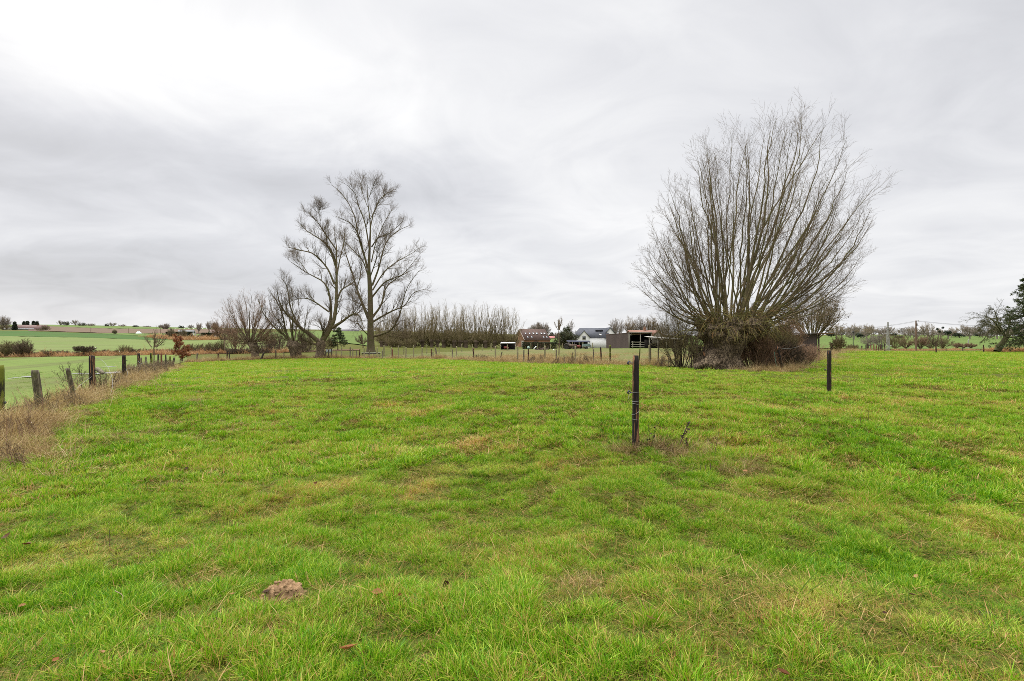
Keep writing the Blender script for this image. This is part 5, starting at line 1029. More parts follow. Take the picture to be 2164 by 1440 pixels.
for k, (dz_, lb) in enumerate([(-.05, 'upper overhead wire from the wooden pole to the crooked tree'), (-.2, 'lower overhead wire from the wooden pole to the crooked tree')]):
    wire(lb, catn(tA + [.3, -.2, dz_], far_r + [0, 0, dz_], .9), .022, WM, 30, 'overhead_wire')
# ------------------------------------------------------------------ buildings
def brick_mat(name, c1, c2, mortar, sc=1.0):
    m, t, o = new_mat(name); nd = t.n('ShaderNodeTexBrick'); p = obj_pos(t); s = t.n('ShaderNodeSeparateXYZ'); t.put(s.inputs[0], p)
    t.put(nd.inputs['Vector'], t.vec(t.m('ADD', s.outputs[0], s.outputs[1]), s.outputs[2], 0.0)); nd.inputs['Scale'].default_value = sc
    nd.inputs['Brick Width'].default_value = .22; nd.inputs['Row Height'].default_value = .075; nd.inputs['Mortar Size'].default_value = .008
    nd.inputs['Color1'].default_value = c1 + (1,); nd.inputs['Color2'].default_value = c2 + (1,); nd.inputs['Mortar'].default_value = mortar + (1,)
    f = t.noise(p, .8, 4, .6); principled(t, o, t.mix(t.m('MULTIPLY', t.ss(f, .4, .7), .45), nd.outputs['Color'], (.16, .10, .08)), .9, .1); return m
def tile_mat(name, c1, c2, row=.30, axis=1):
    m, t, o = new_mat(name); p = obj_pos(t); s = t.n('ShaderNodeSeparateXYZ'); t.put(s.inputs[0], p)
    f = t.noise(p, 1.3, 5, .65); f2 = t.noise(p, 14, 3, .6)
    w = t.m('FRACT', t.m('DIVIDE', s.outputs[2], row * .6)); w2 = t.m('FRACT', t.m('DIVIDE', s.outputs[0], .25))
    hgt = t.m('ADD', w, t.m('MULTIPLY', t.gauss(w2, .5, .2), .5))
    c = t.mix(t.ss(t.m('ADD', t.m('MULTIPLY', f, .6), t.m('MULTIPLY', f2, .4)), .38, .62), c1, c2)
    principled(t, o, c, .8, .2, bump(t, hgt, .6, .03)); return m
BRICK = brick_mat('brick_wall', (.30, .145, .07), (.25, .11, .055), (.28, .22, .17)); TILE = tile_mat('brown_tiles', (.085, .054, .045), (.115, .075, .062)); SLATE = tile_mat('slate_roof', (.075, .08, .095), (.10, .105, .12))
WHITE = plain('white_render', (.88, .88, .87), (.82, .82, .81), 1.5, .9, .2); SHADEWALL = plain('shade_wall', (.02, .018, .017), (.035, .03, .028), 1, .95, .05); GLASSM = plain('roof_glass', (.55, .58, .62), (.5, .53, .58), 1, .12, .5, 1.0)  # near-black walls put the shade under the open roofs into the colour
CLAD = plain('brown_cladding', (.105, .078, .07), (.075, .055, .05), 1.2, .7, .25, stretch=(1, 1, .15)); RUST = plain('rusty_sheet', (.10, .062, .05), (.145, .10, .08), .9, .8, .2); GREYW = plain('weathered_timber', (.26, .24, .19), (.18, .165, .135), 4, .9, .1, stretch=(1, 1, .3))
PINKT = tile_mat('red_tiles', (.21, .11, .08), (.27, .15, .11)); TRIM = plain('trim_white', (.62, .56, .5), (.5, .45, .4), 3, .8); WINF = plain('window_frame', (.20, .19, .16), (.15, .14, .12), 4, .6); WING = plain('window_glass', (.10, .11, .12), (.05, .055, .06), 2, .1, .8)

def gable_box(x0, x1, y0, y1, zb, ze, zr, axis='x'):
    """walls with two gables; the ridge runs along the given axis"""
    m = MB()
    if axis == 'x':
        ym = (y0 + y1) / 2; v = [(x0,y0,zb),(x1,y0,zb),(x1,y1,zb),(x0,y1,zb),(x0,y0,ze),(x1,y0,ze),(x1,y1,ze),(x0,y1,ze),(x0,ym,zr),(x1,ym,zr)]
        m.add(v, [(0,1,5,4),(2,3,7,6),(3,0,4,7),(1,2,6,5)], [(4,8,7),(5,6,9)])
    else:
        xm = (x0 + x1) / 2; v = [(x0,y0,zb),(x1,y0,zb),(x1,y1,zb),(x0,y1,zb),(x0,y0,ze),(x1,y0,ze),(x1,y1,ze),(x0,y1,ze),(xm,y0,zr),(xm,y1,zr)]
        m.add(v, [(0,1,5,4),(2,3,7,6),(3,0,4,7),(1,2,6,5)], [(4,5,8),(6,7,9)])
    return m
def roof_slabs(m, x0, x1, y0, y1, ze, zr, ov=.25, th=.14, axis='x', up=.04):
    if axis == 'x':
        ym = (y0 + y1) / 2; sl = (zr - ze) / (ym - y0); d = ov * sl
        m.slab([(x0-ov,y0-ov,ze-d+th+up),(x1+ov,y0-ov,ze-d+th+up),(x1+ov,ym,zr+th+up),(x0-ov,ym,zr+th+up)], th)
        m.slab([(x1+ov,y1+ov,ze-d+th+up),(x0-ov,y1+ov,ze-d+th+up),(x0-ov,ym+.004,zr+th+up),(x1+ov,ym+.004,zr+th+up)], th)
    else:
        xm = (x0 + x1) / 2; sl = (zr - ze) / (xm - x0); d = ov * sl
        m.slab([(x0-ov,y1,ze-d+th+up),(x0-ov,y0-ov,ze-d+th+up),(xm,y0-ov,zr+th+up),(xm,y1,zr+th+up)], th)
        m.slab([(x1+ov,y0-ov,ze-d+th+up),(x1+ov,y1,ze-d+th+up),(xm+.004,y1,zr+th+up),(xm+.004,y0-ov,zr+th+up)], th)
    return m
def roof_window(root, c, ux, uy, w, l, name='skylight'):
    """roof window lying on the slope: c centre, ux along the eave, uy up the slope"""
    n = np.cross(ux, uy); c = np.array(c) + n * .05
    q = lambda w_, l_, o_: [c + n * o_ - ux * w_ / 2 - uy * l_ / 2, c + n * o_ + ux * w_ / 2 - uy * l_ / 2, c + n * o_ + ux * w_ / 2 + uy * l_ / 2, c + n * o_ - ux * w_ / 2 + uy * l_ / 2]
    m = MB(); m.slab(q(w, l, .06), .16); f = m.build(name, WINF, root, smooth=False, world=False)
    m = MB(); m.slab(q(w * .82, l * .84, .075), .03); m.build('pane', GLASSM, f, smooth=False, world=False)
def window(root, x, y, z, w, hh, mullion=True, fmat=None):
    m = MB(); t_ = .07
    for bx in ((x - w/2, x - w/2 + t_, z, z + hh), (x + w/2 - t_, x + w/2, z, z + hh), (x - w/2 + t_, x + w/2 - t_, z, z + t_), (x - w/2 + t_, x + w/2 - t_, z + hh - t_, z + hh)) + (((x - t_/2, x + t_/2, z + t_, z + hh - t_),) if mullion else ()):
        m.box(bx[0], bx[1], y - .05, y + .03, bx[2], bx[3])
    f = m.build('window', fmat or WINF, root, smooth=False, world=False)
    m = MB(); m.box(x - w/2 + .02, x + w/2 - .02, y - .015, y + .01, z + .02, z + hh - .02); m.build('pane', WING, f, smooth=False, world=False)

# brick barn with ten roof windows
g = G(1109, 165); barn = thing('brick_barn', 'orange brick barn with brown tiled roof and two rows of roof windows', 'barn', g, rz=RAD(25))
Lb, Wb, ze = 9.3, 7.6, 1.73 - g[2]; zr = 5.15 - g[2]
gable_box(0, Lb, 0, Wb, -.4, ze, zr).build('wall', BRICK, barn, smooth=False, world=False)
roof_slabs(MB(), 0, Lb, 0, Wb, ze, zr, .22, .14).build('roof', TILE, barn, smooth=False, world=False)
m = MB()
for y_, s_ in ((0, 1), (Wb, -1)):
    m.tubes(np.array([[-.24, y_ - s_ * .22, ze + .02], [-.24, Wb / 2, zr + .1]]), [.07, .07], 4)
m.build('verge_trim', TRIM, barn, smooth=False, world=False)
uy = unit(np.array([0, Wb / 2, zr - ze])); ux = np.array([1.0, 0, 0]); n_ = np.cross(ux, uy)
for us, v in (((.14, .30, .45, .59, .77, .90), .57), ((.154, .31, .78, .91), .21)):
    for u in us: roof_window(barn, np.array([u * Lb, v * Wb / 2, ze + v * (zr - ze)]) + n_ * .16, ux, uy, .62 if v > .4 and .4 < u else .46, .85 if v > .4 and .4 < u else .7)
m = MB(); an = np.linspace(0, math.pi, 14); v = [(4.1 + 1.0 * math.cos(a), -.03, ze - .95 + .75 * math.sin(a)) for a in an] + [(3.1, -.03, -.3), (5.1, -.03, -.3)]
v = np.array(v); vb_ = v + [0, .06, 0]; k = len(v); m.add(np.concatenate([v, vb_, [[4.1, -.03, ze - 1.2]]]), [(i, (i + 1) % k, k + (i + 1) % k, k + i) for i in range(k)], [(i, 2 * k, (i + 1) % k) for i in range(k)]); m.build('arched_door', plain('door_brown', (.10, .055, .035), None, 3), barn, smooth=False, world=False)
m = MB(); m.box(-.12, -.02, .3, 2.2, -.3, ze - .3); m.build('side_door', GREYW, barn, smooth=False, world=False)

# white house
g = G(1214, 150); wh = thing('white_house', 'white rendered house with dark slate roof and two front gables', 'house', g); u_ = 150 / F
X = lambda px: (px - 1214) * u_
Z = lambda py, d=150: EYE - (py - 720) * d / F - g[2]
ze, zr = Z(713.7), Z(693.6, 153.5); xr = X(1282)
m = MB(); m.box(0, xr, 0, 7, -.5, ze - .03); m.build('wall', WHITE, wh, smooth=False, world=False)
m = MB(); xh = X(1228)
m.slab([(-.25, -.25, ze), (xr + .5, -.25, ze), (xr + 1.4, 3.5, zr), (xh, 3.5, zr)], .16); m.slab([(xr + 1.4, 7.25, ze), (-.25, 7.25, ze), (xh, 3.504, zr), (xr + 1.4, 3.504, zr)], .16)
m.add([(-.25, -.25, ze), (xh, 3.5, zr), (-.25, 7.25, ze)], tris=[(0, 1, 2)]); m.build('roof', SLATE, wh, smooth=False, world=False)
x0, x1, zg, zeg = X(1221.8), X(1246.2), Z(699.6), Z(713.5)
gable_box(x0, x1, -.45, 2.8, -.45, zeg, zg, 'y').build('front_gable', WHITE, wh, smooth=False, world=False)
roof_slabs(MB(), x0, x1, -.45, 3.0, zeg, zg, .2, .14, 'y').build('gable_roof', SLATE, wh, smooth=False, world=False)
window(wh, (X(1230.8) + X(1237)) / 2, -.46, Z(718), .95, Z(710) - Z(718))
x0, x1 = X(1280), X(1303.5); zg, zeg = Z(693.4, 152), Z(707, 152)
gable_box(x0, x1, 1.6, 7.6, -.5, zeg, zg, 'y').build('side_gable', WHITE, wh, smooth=False, world=False)
roof_slabs(MB(), x0, x1, 1.6, 7.6, zeg, zg, .22, .15, 'y', .06).build('gable_roof', SLATE, wh, smooth=False, world=False)
uy = unit(np.array([0, 3.75, zr - ze])); n_ = np.cross(ux, uy); f = lambda v: np.array([0, -.25 + 3.75 * v, ze + (zr - ze) * v])
roof_window(wh, f(.28) + [X(1270.5), 0, 0] + n_ * .03, ux, uy, .75, 1.0)
m = MB(); q = f(.72); m.box(X(1261), X(1277), q[1] - .5, q[1] + .9, q[2] - .1, q[2] + .22); m.build('dormer', plain('dormer_shade', (.03, .032, .038), None, 3), wh, smooth=False, world=False)  # near-black box: the shade of the dormer recess put into its colour
m = MB(); m.tubes(np.array([[x, -.3, ze - .12] for x in np.linspace(X(1247), xr + .3, 4)]), np.full(4, .06), 6); m.build('gutter', plain('gutter_grey', (.09, .09, .1), None, 3), wh, world=False)

# corrugated open-fronted shed
d0 = 100; gc = G(1329, d0); shed = thing('field_shed', 'brown corrugated field shed with open front and rusty flat roof', 'shed', gc)
A_ = G(1281, 109) - gc; Bq = G(1377, 102.5) - gc; zt0, zt1 = P(0, 704.3, d0)[2] - gc[2], P(0, 708.2, 109)[2] - gc[2]; A_[2] = 0; Bq[2] = 0
def corr(p0, p1, zb, z0_, z1_, n):
    """corrugated sheet wall between two plan points"""
    d = unit((p1 - p0)[None])[0]; nr = np.array([d[1], -d[0], 0]); Lw = np.linalg.norm(p1 - p0); V = []; k = n * 4 + 1
    for i in range(k):
        s = i / (k - 1); o_ = (.022, .022, -.022, -.022)[i % 4]; b = p0 + d * Lw * s + nr * o_; V += [b + [0, 0, zb], b + [0, 0, z0_ * (1 - s) + z1_ * s]]
    m = MB(); m.add(V, [(2 * i, 2 * i + 2, 2 * i + 3, 2 * i + 1) for i in range(k - 1)]); return m
Dq = A_ + Bq
corr(np.zeros(3), A_, -.4, zt0, zt1, 30).build('side_wall', CLAD, shed, smooth=False, world=False)
corr(A_, Dq, -.4, zt1, zt1 - .2, 30).build('back_wall', SHADEWALL, shed, smooth=False, world=False)
corr(Bq, Dq, -.4, zt0, zt1 - .1, 30).build('side_wall', SHADEWALL, shed, smooth=False, world=False)
ov = unit(Bq[None])[0] * .5; oa = unit(A_[None])[0] * .25
zq = lambda p, z: np.array([p[0], p[1], z])
m = MB(); m.slab([zq(-oa - ov * .1, zt0 + .10), zq(Bq - oa + ov * 3.4, zt0 + .12), zq(Dq + oa + ov * 3.4, zt1 + .22), zq(A_ + oa - ov * .1, zt1 + .10)], .08); m.build('roof', RUST, shed, smooth=False, world=False)
for fr in (0.012, .5, .985):
    p = Bq * fr; m = MB(); m.box(p[0] - .09, p[0] + .09, p[1] - .09, p[1] + .09, -.3, zt0 - .01); m.build('post', GREYW, shed, smooth=False, world=False)
m = MB(); m.slab([zq(-oa * .2, zt0 - .02), zq(Bq - oa * .2, zt0 - .02), zq(Bq - oa * .6, zt0 - .02), zq(-oa * .6, zt0 - .02)], .26); m.build('beam', GREYW, shed, smooth=False, world=False)
p = Bq * .36 + A_ * .3; m = MB(); m.box(p[0] - .08, p[0] + .08, p[1] - .08, p[1] + .08, -.3, zt0 - .12); m.build('post', GREYW, shed, smooth=False, world=False)
# paddock rail fence in front of it
rf0 = thing('rail_fence', 'grey timber rail fence in front of the open shed', 'fence', G(1337, 92))
for i, px in enumerate((1337, 1353, 1367, 1385, 1402)):
    q = G(px, 92); m = MB(); m.box(q[0] - .07, q[0] + .07, q[1] - .07, q[1] + .07, q[2] - .2, P(0, 722, 92)[2]); m.build('post', GREYW, rf0, smooth=False)
for py in (723.4, 728.5, 733):
    m = MB(); q0, q1 = P(1334, py, 91.9), P(1404, py + 1.2, 91.9); m.slab([q0 + [0, -.03, .07], q1 + [0, -.03, .07], q1 + [0, -.03, -.07], q0 + [0, -.03, -.07]], -.05); m.build('rail', GREYW, rf0, smooth=False)
# red-roofed house behind
g = G(1335, 138); rh = thing('red_roofed_house', 'old house with red tiled roof, brick chimney and grey gable behind the shed', 'house', g); s_ = 138 / F; ze, zr = EYE + 13.0 * s_ - g[2], EYE + 20.6 * 141 / F - g[2]
gable_box(0, 55 * s_, 0, 6, -.5, ze, zr).build('wall', plain('grey_gable', (.36, .33, .29), (.28, .26, .23), 2), rh, smooth=False, world=False)
roof_slabs(MB(), 0, 55 * s_, 0, 6, ze, zr, .3, .14).build('roof', PINKT, rh, smooth=False, world=False)
m = MB(); m.box(31 * s_, 36 * s_, 2.7, 3.3, zr - .3, zr + .75); m.box(31 * s_ - .06, 36 * s_ + .06, 2.64, 3.36, zr + .75, zr + .85); m.tubes(np.array([[33.5 * s_, 3, zr + .85], [33.5 * s_, 3, zr + 1.2]]), [.12, .1], 8); m.build('chimney', BRICK, rh, smooth=False, world=False)
gx0 = 42 * s_; gable_box(gx0, 64 * s_, -1.2, 3, -.5, ze - .35, zr - .1, 'y').build('side_gable', plain('grey_boards', (.34, .29, .25), (.26, .22, .19), 2, stretch=(1, 1, .2)), rh, smooth=False, world=False)
roof_slabs(MB(), gx0, 64 * s_, -1.2, 3, ze - .35, zr - .1, .2, .12, 'y').build('gable_roof', PINKT, rh, smooth=False, world=False)
# low lean-to roofs
g = G(1372, 88); ln_ = thing('lean_to', 'low lean-to with pale sagging sheet roof right of the open shed', 'shed', g); s_ = 88 / F
m = MB(); zz0 = EYE + 7.2 * s_ - g[2]
for i in range(9): m.slab([(i * 9 * s_, 0, zz0 - i * .055), (i * 9 * s_ + 9 * s_, 0, zz0 - i * .055 - .05), (i * 9 * s_ + 9 * s_, 3.2, zz0 + .2 - i * .05), (i * 9 * s_, 3.2, zz0 + .2 - i * .045)], .06)
m.build('roof', plain('pale_sheet', (.40, .38, .34), (.27, .26, .23), 1.2, .8), ln_, smooth=False, world=False)
m = MB(); m.box(0, 78 * s_, 3.0, 3.1, -.3, zz0 - .45); m.build('back_wall', SHADEWALL, ln_, smooth=False, world=False)
m = MB(); m.box(8 * s_, 24 * s_, .6, .7, .9, zz0 - .22); m.build('board', plain('purple_grey', (.2, .18, .19), None, 2), ln_, smooth=False, world=False)
for i in range(5): m = MB(); m.box(i * 18 * s_, i * 18 * s_ + .1, .1, .2, -.2, zz0 - .18 - i * .11); m.build('post', GREYW, ln_, smooth=False, world=False)
# low dark hut by the willow
g = G(1672, 45.5); hut = thing('field_hut', 'low dark timber hut with a flat roof edged in orange wood', 'hut', g); s_ = 45.5 / F; zz = EYE + 12.6 * s_ - g[2]
corr(np.array([0, 0, 0]), np.array([55 * s_, 0, 0]), -.2, zz, zz + .05, 14).build('front_wall', CLAD, hut, smooth=False, world=False)
corr(np.array([55 * s_, .05, 0]), np.array([60 * s_, 2.6, 0]), -.2, zz + .05, zz + .03, 10).build('side_wall', SHADEWALL, hut, smooth=False, world=False)
corr(np.array([0, 2.6, 0]), np.array([60 * s_, 2.6, 0]), -.2, zz, zz + .02, 14).build('back_wall', CLAD, hut, smooth=False, world=False)
m = MB(); m.slab([(-.2, -.35, zz + .10), (86 * s_, -.35, zz + .16), (86 * s_, 2.9, zz + .2), (-.2, 2.9, zz + .14)], .05); m.build('roof', plain('roof_felt', (.10, .09, .085), (.14, .12, .11), 2), hut, smooth=False, world=False)
m = MB(); m.box(53 * s_, 86 * s_, -.31, -.26, zz + .03, zz + .12); m.box(86 * s_ - .06, 86 * s_ - .02, -.24, 2.8, zz + .03, zz + .12); m.build('fascia', plain('orange_wood', (.46, .24, .12), (.36, .2, .11), 3, stretch=(.3, 1, 1)), hut, smooth=False, world=False)
m = MB(); m.box(56 * s_, 58.5 * s_, -.1, -.02, -.1, zz - .02); m.build('corner_post', PM['dark'], hut, smooth=False, world=False)

def simple_house(name, label, px, d, wpx, depth, y_e, y_r, wall, roof, rz=0.0, gables=None):
    g = G(px, d); o = thing(name, label, 'house', g, rz=rz); w = wpx * d / F; ze, zr = EYE - (y_e - 720) * d / F - g[2], EYE - (y_r - 720) * (d + depth / 2) / F - g[2]
    gable_box(0, w, 0, depth, -1, ze, zr).build('wall', wall, o, smooth=False, world=False); roof_slabs(MB(), 0, w, 0, depth, ze, zr, .4, .2).build('roof', roof, o, smooth=False, world=False)
    return o, w, ze, zr
fh, w, ze, zr = simple_house('long_farmhouse', 'long low farmhouse with brown roof on the hill at the far left', 34, 450, 47, 8, 695.0, 687.4, plain('farm_wall', (.42, .38, .34), (.25, .22, .2), .3), tile_mat('farm_tiles', (.15, .095, .085), (.19, .125, .115)), RAD(37))
m = MB(); m.box(w * .67, w * .67 + 1.2, 3.2, 4.4, zr - 1, zr + .4); m.build('chimney', BRICK, fh, smooth=False, world=False)
m = MB(); m.box(w + .42, w + .62, -.3, 3.6, -1, ze + 1.4); m.build('gable_wall', WHITE, fh, smooth=False, world=False)
m = MB(); m.box(1, w * .6, -.2, -.05, .2, 1.6); m.build('window_band', plain('pale_band', (.45, .47, .48), None, 1), fh, smooth=False, world=False)
simple_house('farm_outbuilding', 'low pale outbuilding left of the long farmhouse', 9, 455, 17, 6, 696.2, 693.5, plain('out_wall', (.5, .5, .48), None, 1), plain('out_roof', (.35, .34, .34), None, 1), RAD(40))
ff_, w, ze, zr = simple_house('far_farm', 'grey-roofed far farm behind a dark clipped hedge', 377, 330, 27, 8, 703.5, 698.3, WHITE, plain('grey_roof', (.2, .2, .2), (.15, .15, .15), 1), RAD(28))
simple_house('far_cottage', 'pinkish cottage half hidden by the birch on the far slope', 448, 330, 16, 7, 704.5, 698.0, plain('pink_wall', (.5, .42, .38), None, 1), plain('pink_roof', (.33, .25, .22), None, 1), RAD(48))
simple_house('far_brick_building', 'long red-brick building on the slope left of the tallest trunk', 722, 435, 34, 8, 700.3, 697.2, plain('far_brick', (.34, .18, .14), (.28, .15, .12), .5), plain('far_dark_roof', (.12, .11, .12), None, 1), RAD(16))
simple_house('far_barn', 'far barn with a red roof right of the brick barn', 1161, 290, 11, 8, 715.5, 711.5, plain('barn_dark', (.06, .06, .065), None, 1), plain('barn_red', (.42, .17, .16), (.36, .14, .13), 1))
simple_house('valley_house', 'pale house in the wood on the far valley side', 1840, 400, 13, 8, 719.5, 716.8, WHITE, plain('valley_roof', (.3, .24, .2), None, 1))
g = G(365, 585); gh = thing('greenhouse', 'long pale greenhouse on the skyline behind the far farm', 'greenhouse', g); w = 76 * 585 / F; m = MB()
zt = EYE + 25.4 * 585 / F - g[2]
for i in range(8): roof_slabs(m, i * w / 8, (i + 1) * w / 8 - .1, 0, 14, zt - 1.2, zt, .05, .1, 'y')
m.build('roof', plain('greenhouse_glass', (.72, .76, .8), (.66, .7, .74), .2, .3), gh, smooth=False, world=False)
m = MB(); m.box(.2, w - .2, .2, 13.8, -2, zt - 1.25); m.build('wall', plain('greenhouse_wall', (.6, .63, .66), None, .3), gh, smooth=False, world=False)
# hedges
def hedge(label, px0, px1, d, ytop, depth, n, size, mat, seed):
    a, b = G(px0, d), G(px1, d); o = thing('clipped_hedge', label, 'hedge', (a + b) / 2); rng = np.random.RandomState(seed); zt = EYE - (ytop - 720) * d / F
    f = rng.rand(n); c = a[None] * (1 - f[:, None]) + b[None] * f[:, None]; hh = zt - c[:, 2]
    z_ = rng.rand(n); fc = rng.rand(n); y_ = np.where(fc < .55, rng.normal(0, .05, n), rng.rand(n) * depth); z_ = np.where((fc > .55) & (fc < .85), 1 + rng.normal(0, .02, n), z_)
    c = c + np.stack([rng.normal(0, .05, n), y_, hh * z_], -1); m = MB(); m.leaves(c, size, rng, .2, .6); m.build('leaves', mat, o)
    k = 60; f = rng.rand(k)[:, None]; p = a * (1 - f) + b * f + np.stack([np.zeros(k), rng.rand(k) * depth, np.zeros(k)], -1); q = np.stack([p, p + np.stack([rng.normal(0, .1, k), rng.normal(0, .1, k), (zt - p[:, 2]) * .9], -1)], 1); m = MB(); m.tubes(q, np.full((k, 2), .03), 4); m.build('stems', MAT['twig_dark'], o); return o
hedge('clipped dark green hedge in front of the brick barn', 1104, 1178, 113, 724.3, .9, 9000, .16, MAT['hedge_leaf'], 3)
hedge('dark clipped hedge in front of the far farm', 350, 404, 318, 702.3, 1.5, 5000, .7, MAT['hedge_leaf'], 4)
hedge('dark hedge line crossing the far valley side', 1740, 1850, 300, 720.0, 2, 5000, .8, MAT['needle_far'], 5)
hedge('low dark hedge to the right of the far farm', 425, 452, 318, 704.5, 1.5, 1800, .7, MAT['hedge_leaf'], 6)
for i, (px, yt, d, lb) in enumerate([(1122, 726.5, 109, 'pale post at the left of the clipped hedge by the brick barn'), (1136.5, 726.5, 109, 'pale post before the middle of the barn hedge, left one'), (1150, 726.5, 109, 'pale post before the middle of the barn hedge, right one'), (1163.5, 727, 109, 'whitish post before the right half of the barn hedge'), (1177, 727, 109, 'pale post at the right end of the barn hedge'), (1188.6, 726.5, 109, 'pale post in front of the ivy thicket'),
    (1209.5, 723, 109, 'tall pale post above the left wheel of the old tractor'), (1224, 723, 109, 'tall pale post under the carport, left one'), (1232, 723.5, 109, 'tall pale post under the carport, right one'), (1252, 724.5, 109, 'pale post right of the green trailer')]): post(lb, px, yt, d, 1.5, 'pale', 0, k=8)

# ------------------------------------------------------------------ farmyard things
RED = plain('machine_red', (.26, .045, .035), (.16, .04, .03), 4, .5, .4); TYRE = plain('tyre', (.03, .028, .027), (.07, .06, .05), 6, .9, .2); GREENT = plain('green_cover', (.03, .06, .05), (.05, .08, .065), 3, .6, .3); NAVY = plain('navy_sheet', (.035, .04, .07), (.05, .05, .08), 1, .6, .3)
def wheel(root, x, y, z, r, w, hub=None):
    an = np.linspace(0, 2 * math.pi, 17)
    m = MB(); ring = np.stack([x + 0 * an, y + (r - w * .4) * np.cos(an), z + (r - w * .4) * np.sin(an)], -1); m.tubes(ring, np.full(17, w * .5), 8); o = m.build('wheel', TYRE, root, world=False)
    m = MB(); m.tubes(np.array([[x - w * .2, y, z], [x + w * .2, y, z]]), [r * .55, r * .55], 12); c_ = np.array([[x + sg * w * .2, y + r * .55 * math.cos(a), z + r * .55 * math.sin(a)] for sg in (-1, 1) for a in an[:-1]]); m.add(np.concatenate([c_, [[x - w * .2, y, z], [x + w * .2, y, z]]]), tris=[(i, (i + 1) % 16, 32) for i in range(16)] + [(16 + i, 16 + (i + 1) % 16, 33) for i in range(16)]); m.build('hub', hub or TYRE, o, world=False)
g = G(1205, 106); trc = thing('old_tractor', 'old dark tractor parked beside the carport', 'tractor', g, rz=RAD(62)); m = MB(); m.box(-.28, .28, -1.3, .3, .55, 1.05); m.box(-.33, .33, .3, .9, .5, .85); m.build('body', plain('tractor_body', (.12, .08, .06), (.2, .15, .12), 3), trc, smooth=False, world=False)
for sx in (-1, 1): wheel(trc, sx * .68, .55, .62, .62, .32); wheel(trc, sx * .55, -1.05, .36, .36, .18)
m = MB(); m.box(-.22, .22, .35, .75, .86, .96); m.box(-.22, .22, .75, .82, .96, 1.3); m.build('seat', TYRE, trc, smooth=False, world=False); m = MB(); m.tubes(np.array([[0, -.2, 1.0], [0, .1, 1.35]]), [.025, .025], 6); an = np.linspace(0, 6.283, 13); m.tubes(np.stack([.2 * np.cos(an), .1 + .05 * np.sin(an), 1.35 + .19 * np.sin(an)], -1), np.full(13, .02), 5); m.build('steering_wheel', STEEL, trc, world=False); m = MB(); m.tubes(np.array([[.15, -.9, 1.0], [.15, -.9, 1.6]]), [.04, .04], 7); m.build('exhaust', STEEL, trc, world=False)
g = G(1223, 107); rm_ = thing('red_implement', 'small red farm implement between the tractor and the green trailer', 'implement', g); m = MB(); m.box(-.35, .35, -.3, .3, .35, .85); m.tubes(np.array([[-.5, 0, .5], [-.9, 0, .35]]), [.05, .04], 6); m.build('body', RED, rm_, smooth=False, world=False); wheel(rm_, .42, .1, .28, .28, .12); wheel(rm_, -.42, .1, .28, .28, .12)
g = G(1239, 106); tl_ = thing('green_trailer', 'trailer under a dark green cover in front of the white house', 'trailer', g, rz=RAD(90)); m = MB(); m.box(-.6, .6, -.85, .85, .38, .62); m.build('bed', GREYW, tl_, smooth=False, world=False); m = MB(); q = [(-.62, -.87, .6), (.62, -.87, .6), (.62, .87, .6), (-.62, .87, .6), (-.4, -.7, 1.12), (.4, -.7, 1.15), (.4, .7, 1.05), (-.4, .7, 1.1)]; m.add(q, [(4,5,6,7),(0,1,5,4),(1,2,6,5),(2,3,7,6),(3,0,4,7)]); m.build('cover', GREENT, tl_, smooth=False, world=False); wheel(tl_, .68, 0, .3, .3, .16); wheel(tl_, -.68, 0, .3, .3, .16); m = MB(); m.tubes(np.array([[0, -.85, .45], [0, -1.6, .35]]), [.04, .04], 6); m.build('drawbar', STEEL, tl_, world=False)
g = G(1200, 116); cpo = thing('carport', 'carport with dark navy sheet roof on white posts before the white house', 'carport', g); s_ = 116 / F; zt = EYE - 2.2 * s_ - g[2]
m = MB(); m.slab([(0, 0, zt), (48 * s_, 0, zt - .06), (48 * s_, 3, zt + .22), (0, 3, zt + .26)], .12); m.build('roof', NAVY, cpo, smooth=False, world=False)
for px in (1201, 1214, 1230, 1245): m = MB(); m.box((px - 1200) * s_, (px - 1200) * s_ + .1, .15, .25, -.2, zt - .14); m.build('post', TRIM, cpo, smooth=False, world=False)
m = MB(); m.box(.2, 46 * s_, 2.85, 2.92, 0, zt - .1); m.build('back_wall', SHADEWALL, cpo, smooth=False, world=False)
g = G(1058, 101); sc_ = thing('white_roofed_cart', 'shelter cart with a white roof and dark inside, in the paddock', 'cart', g); s_ = 101 / F; zt = EYE - 4.6 * s_ - g[2]; w = 31 * s_
m = MB(); m.slab([(-.1, -.1, zt - .06), (w + .1, -.1, zt - .02), (w * .92, 1.9, zt + .12), (.15, 1.9, zt + .08)], .12); m.build('roof', plain('white_roof', (.68, .69, .7), (.55, .56, .57), 1.5, .6), sc_, smooth=False, world=False)
m = MB(); m.box(0, w, 1.7, 1.76, .3, zt - .1); m.box(0, .06, .1, 1.7, .3, zt - .15); m.build('wall', SHADEWALL, sc_, smooth=False, world=False)
for x_ in (0, w - .07): m = MB(); m.box(x_, x_ + .07, .0, .07, -.1, zt - .16); m.build('post', TRIM, sc_, smooth=False, world=False)
m = MB(); m.box(0, w, .2, 1.7, .22, .3); m.build('floor', GREYW, sc_, smooth=False, world=False)
wheel(sc_, .25, .9, .2, .22, .14); wheel(sc_, w - .25, .9, .2, .22, .14)
g = G(1070, 100); mo = thing('red_mower', 'red machine standing under the white-roofed cart', 'mower', g + [0, 0.9, .26]); m = MB(); m.box(-.5, .25, -.3, .3, .15, .55); m.box(.25, .5, -.28, .28, .15, .38); m.build('body', RED, mo, smooth=False, world=False); wheel(mo, -.35, -.33, .16, .16, .1); wheel(mo, .35, -.33, .13, .13, .1)
g = G(1144, 101); hp = thing('scrap_heap', 'low rust-brown scrap heap in the paddock before the barn hedge', 'heap', g); rng = np.random.RandomState(4); m = MB()
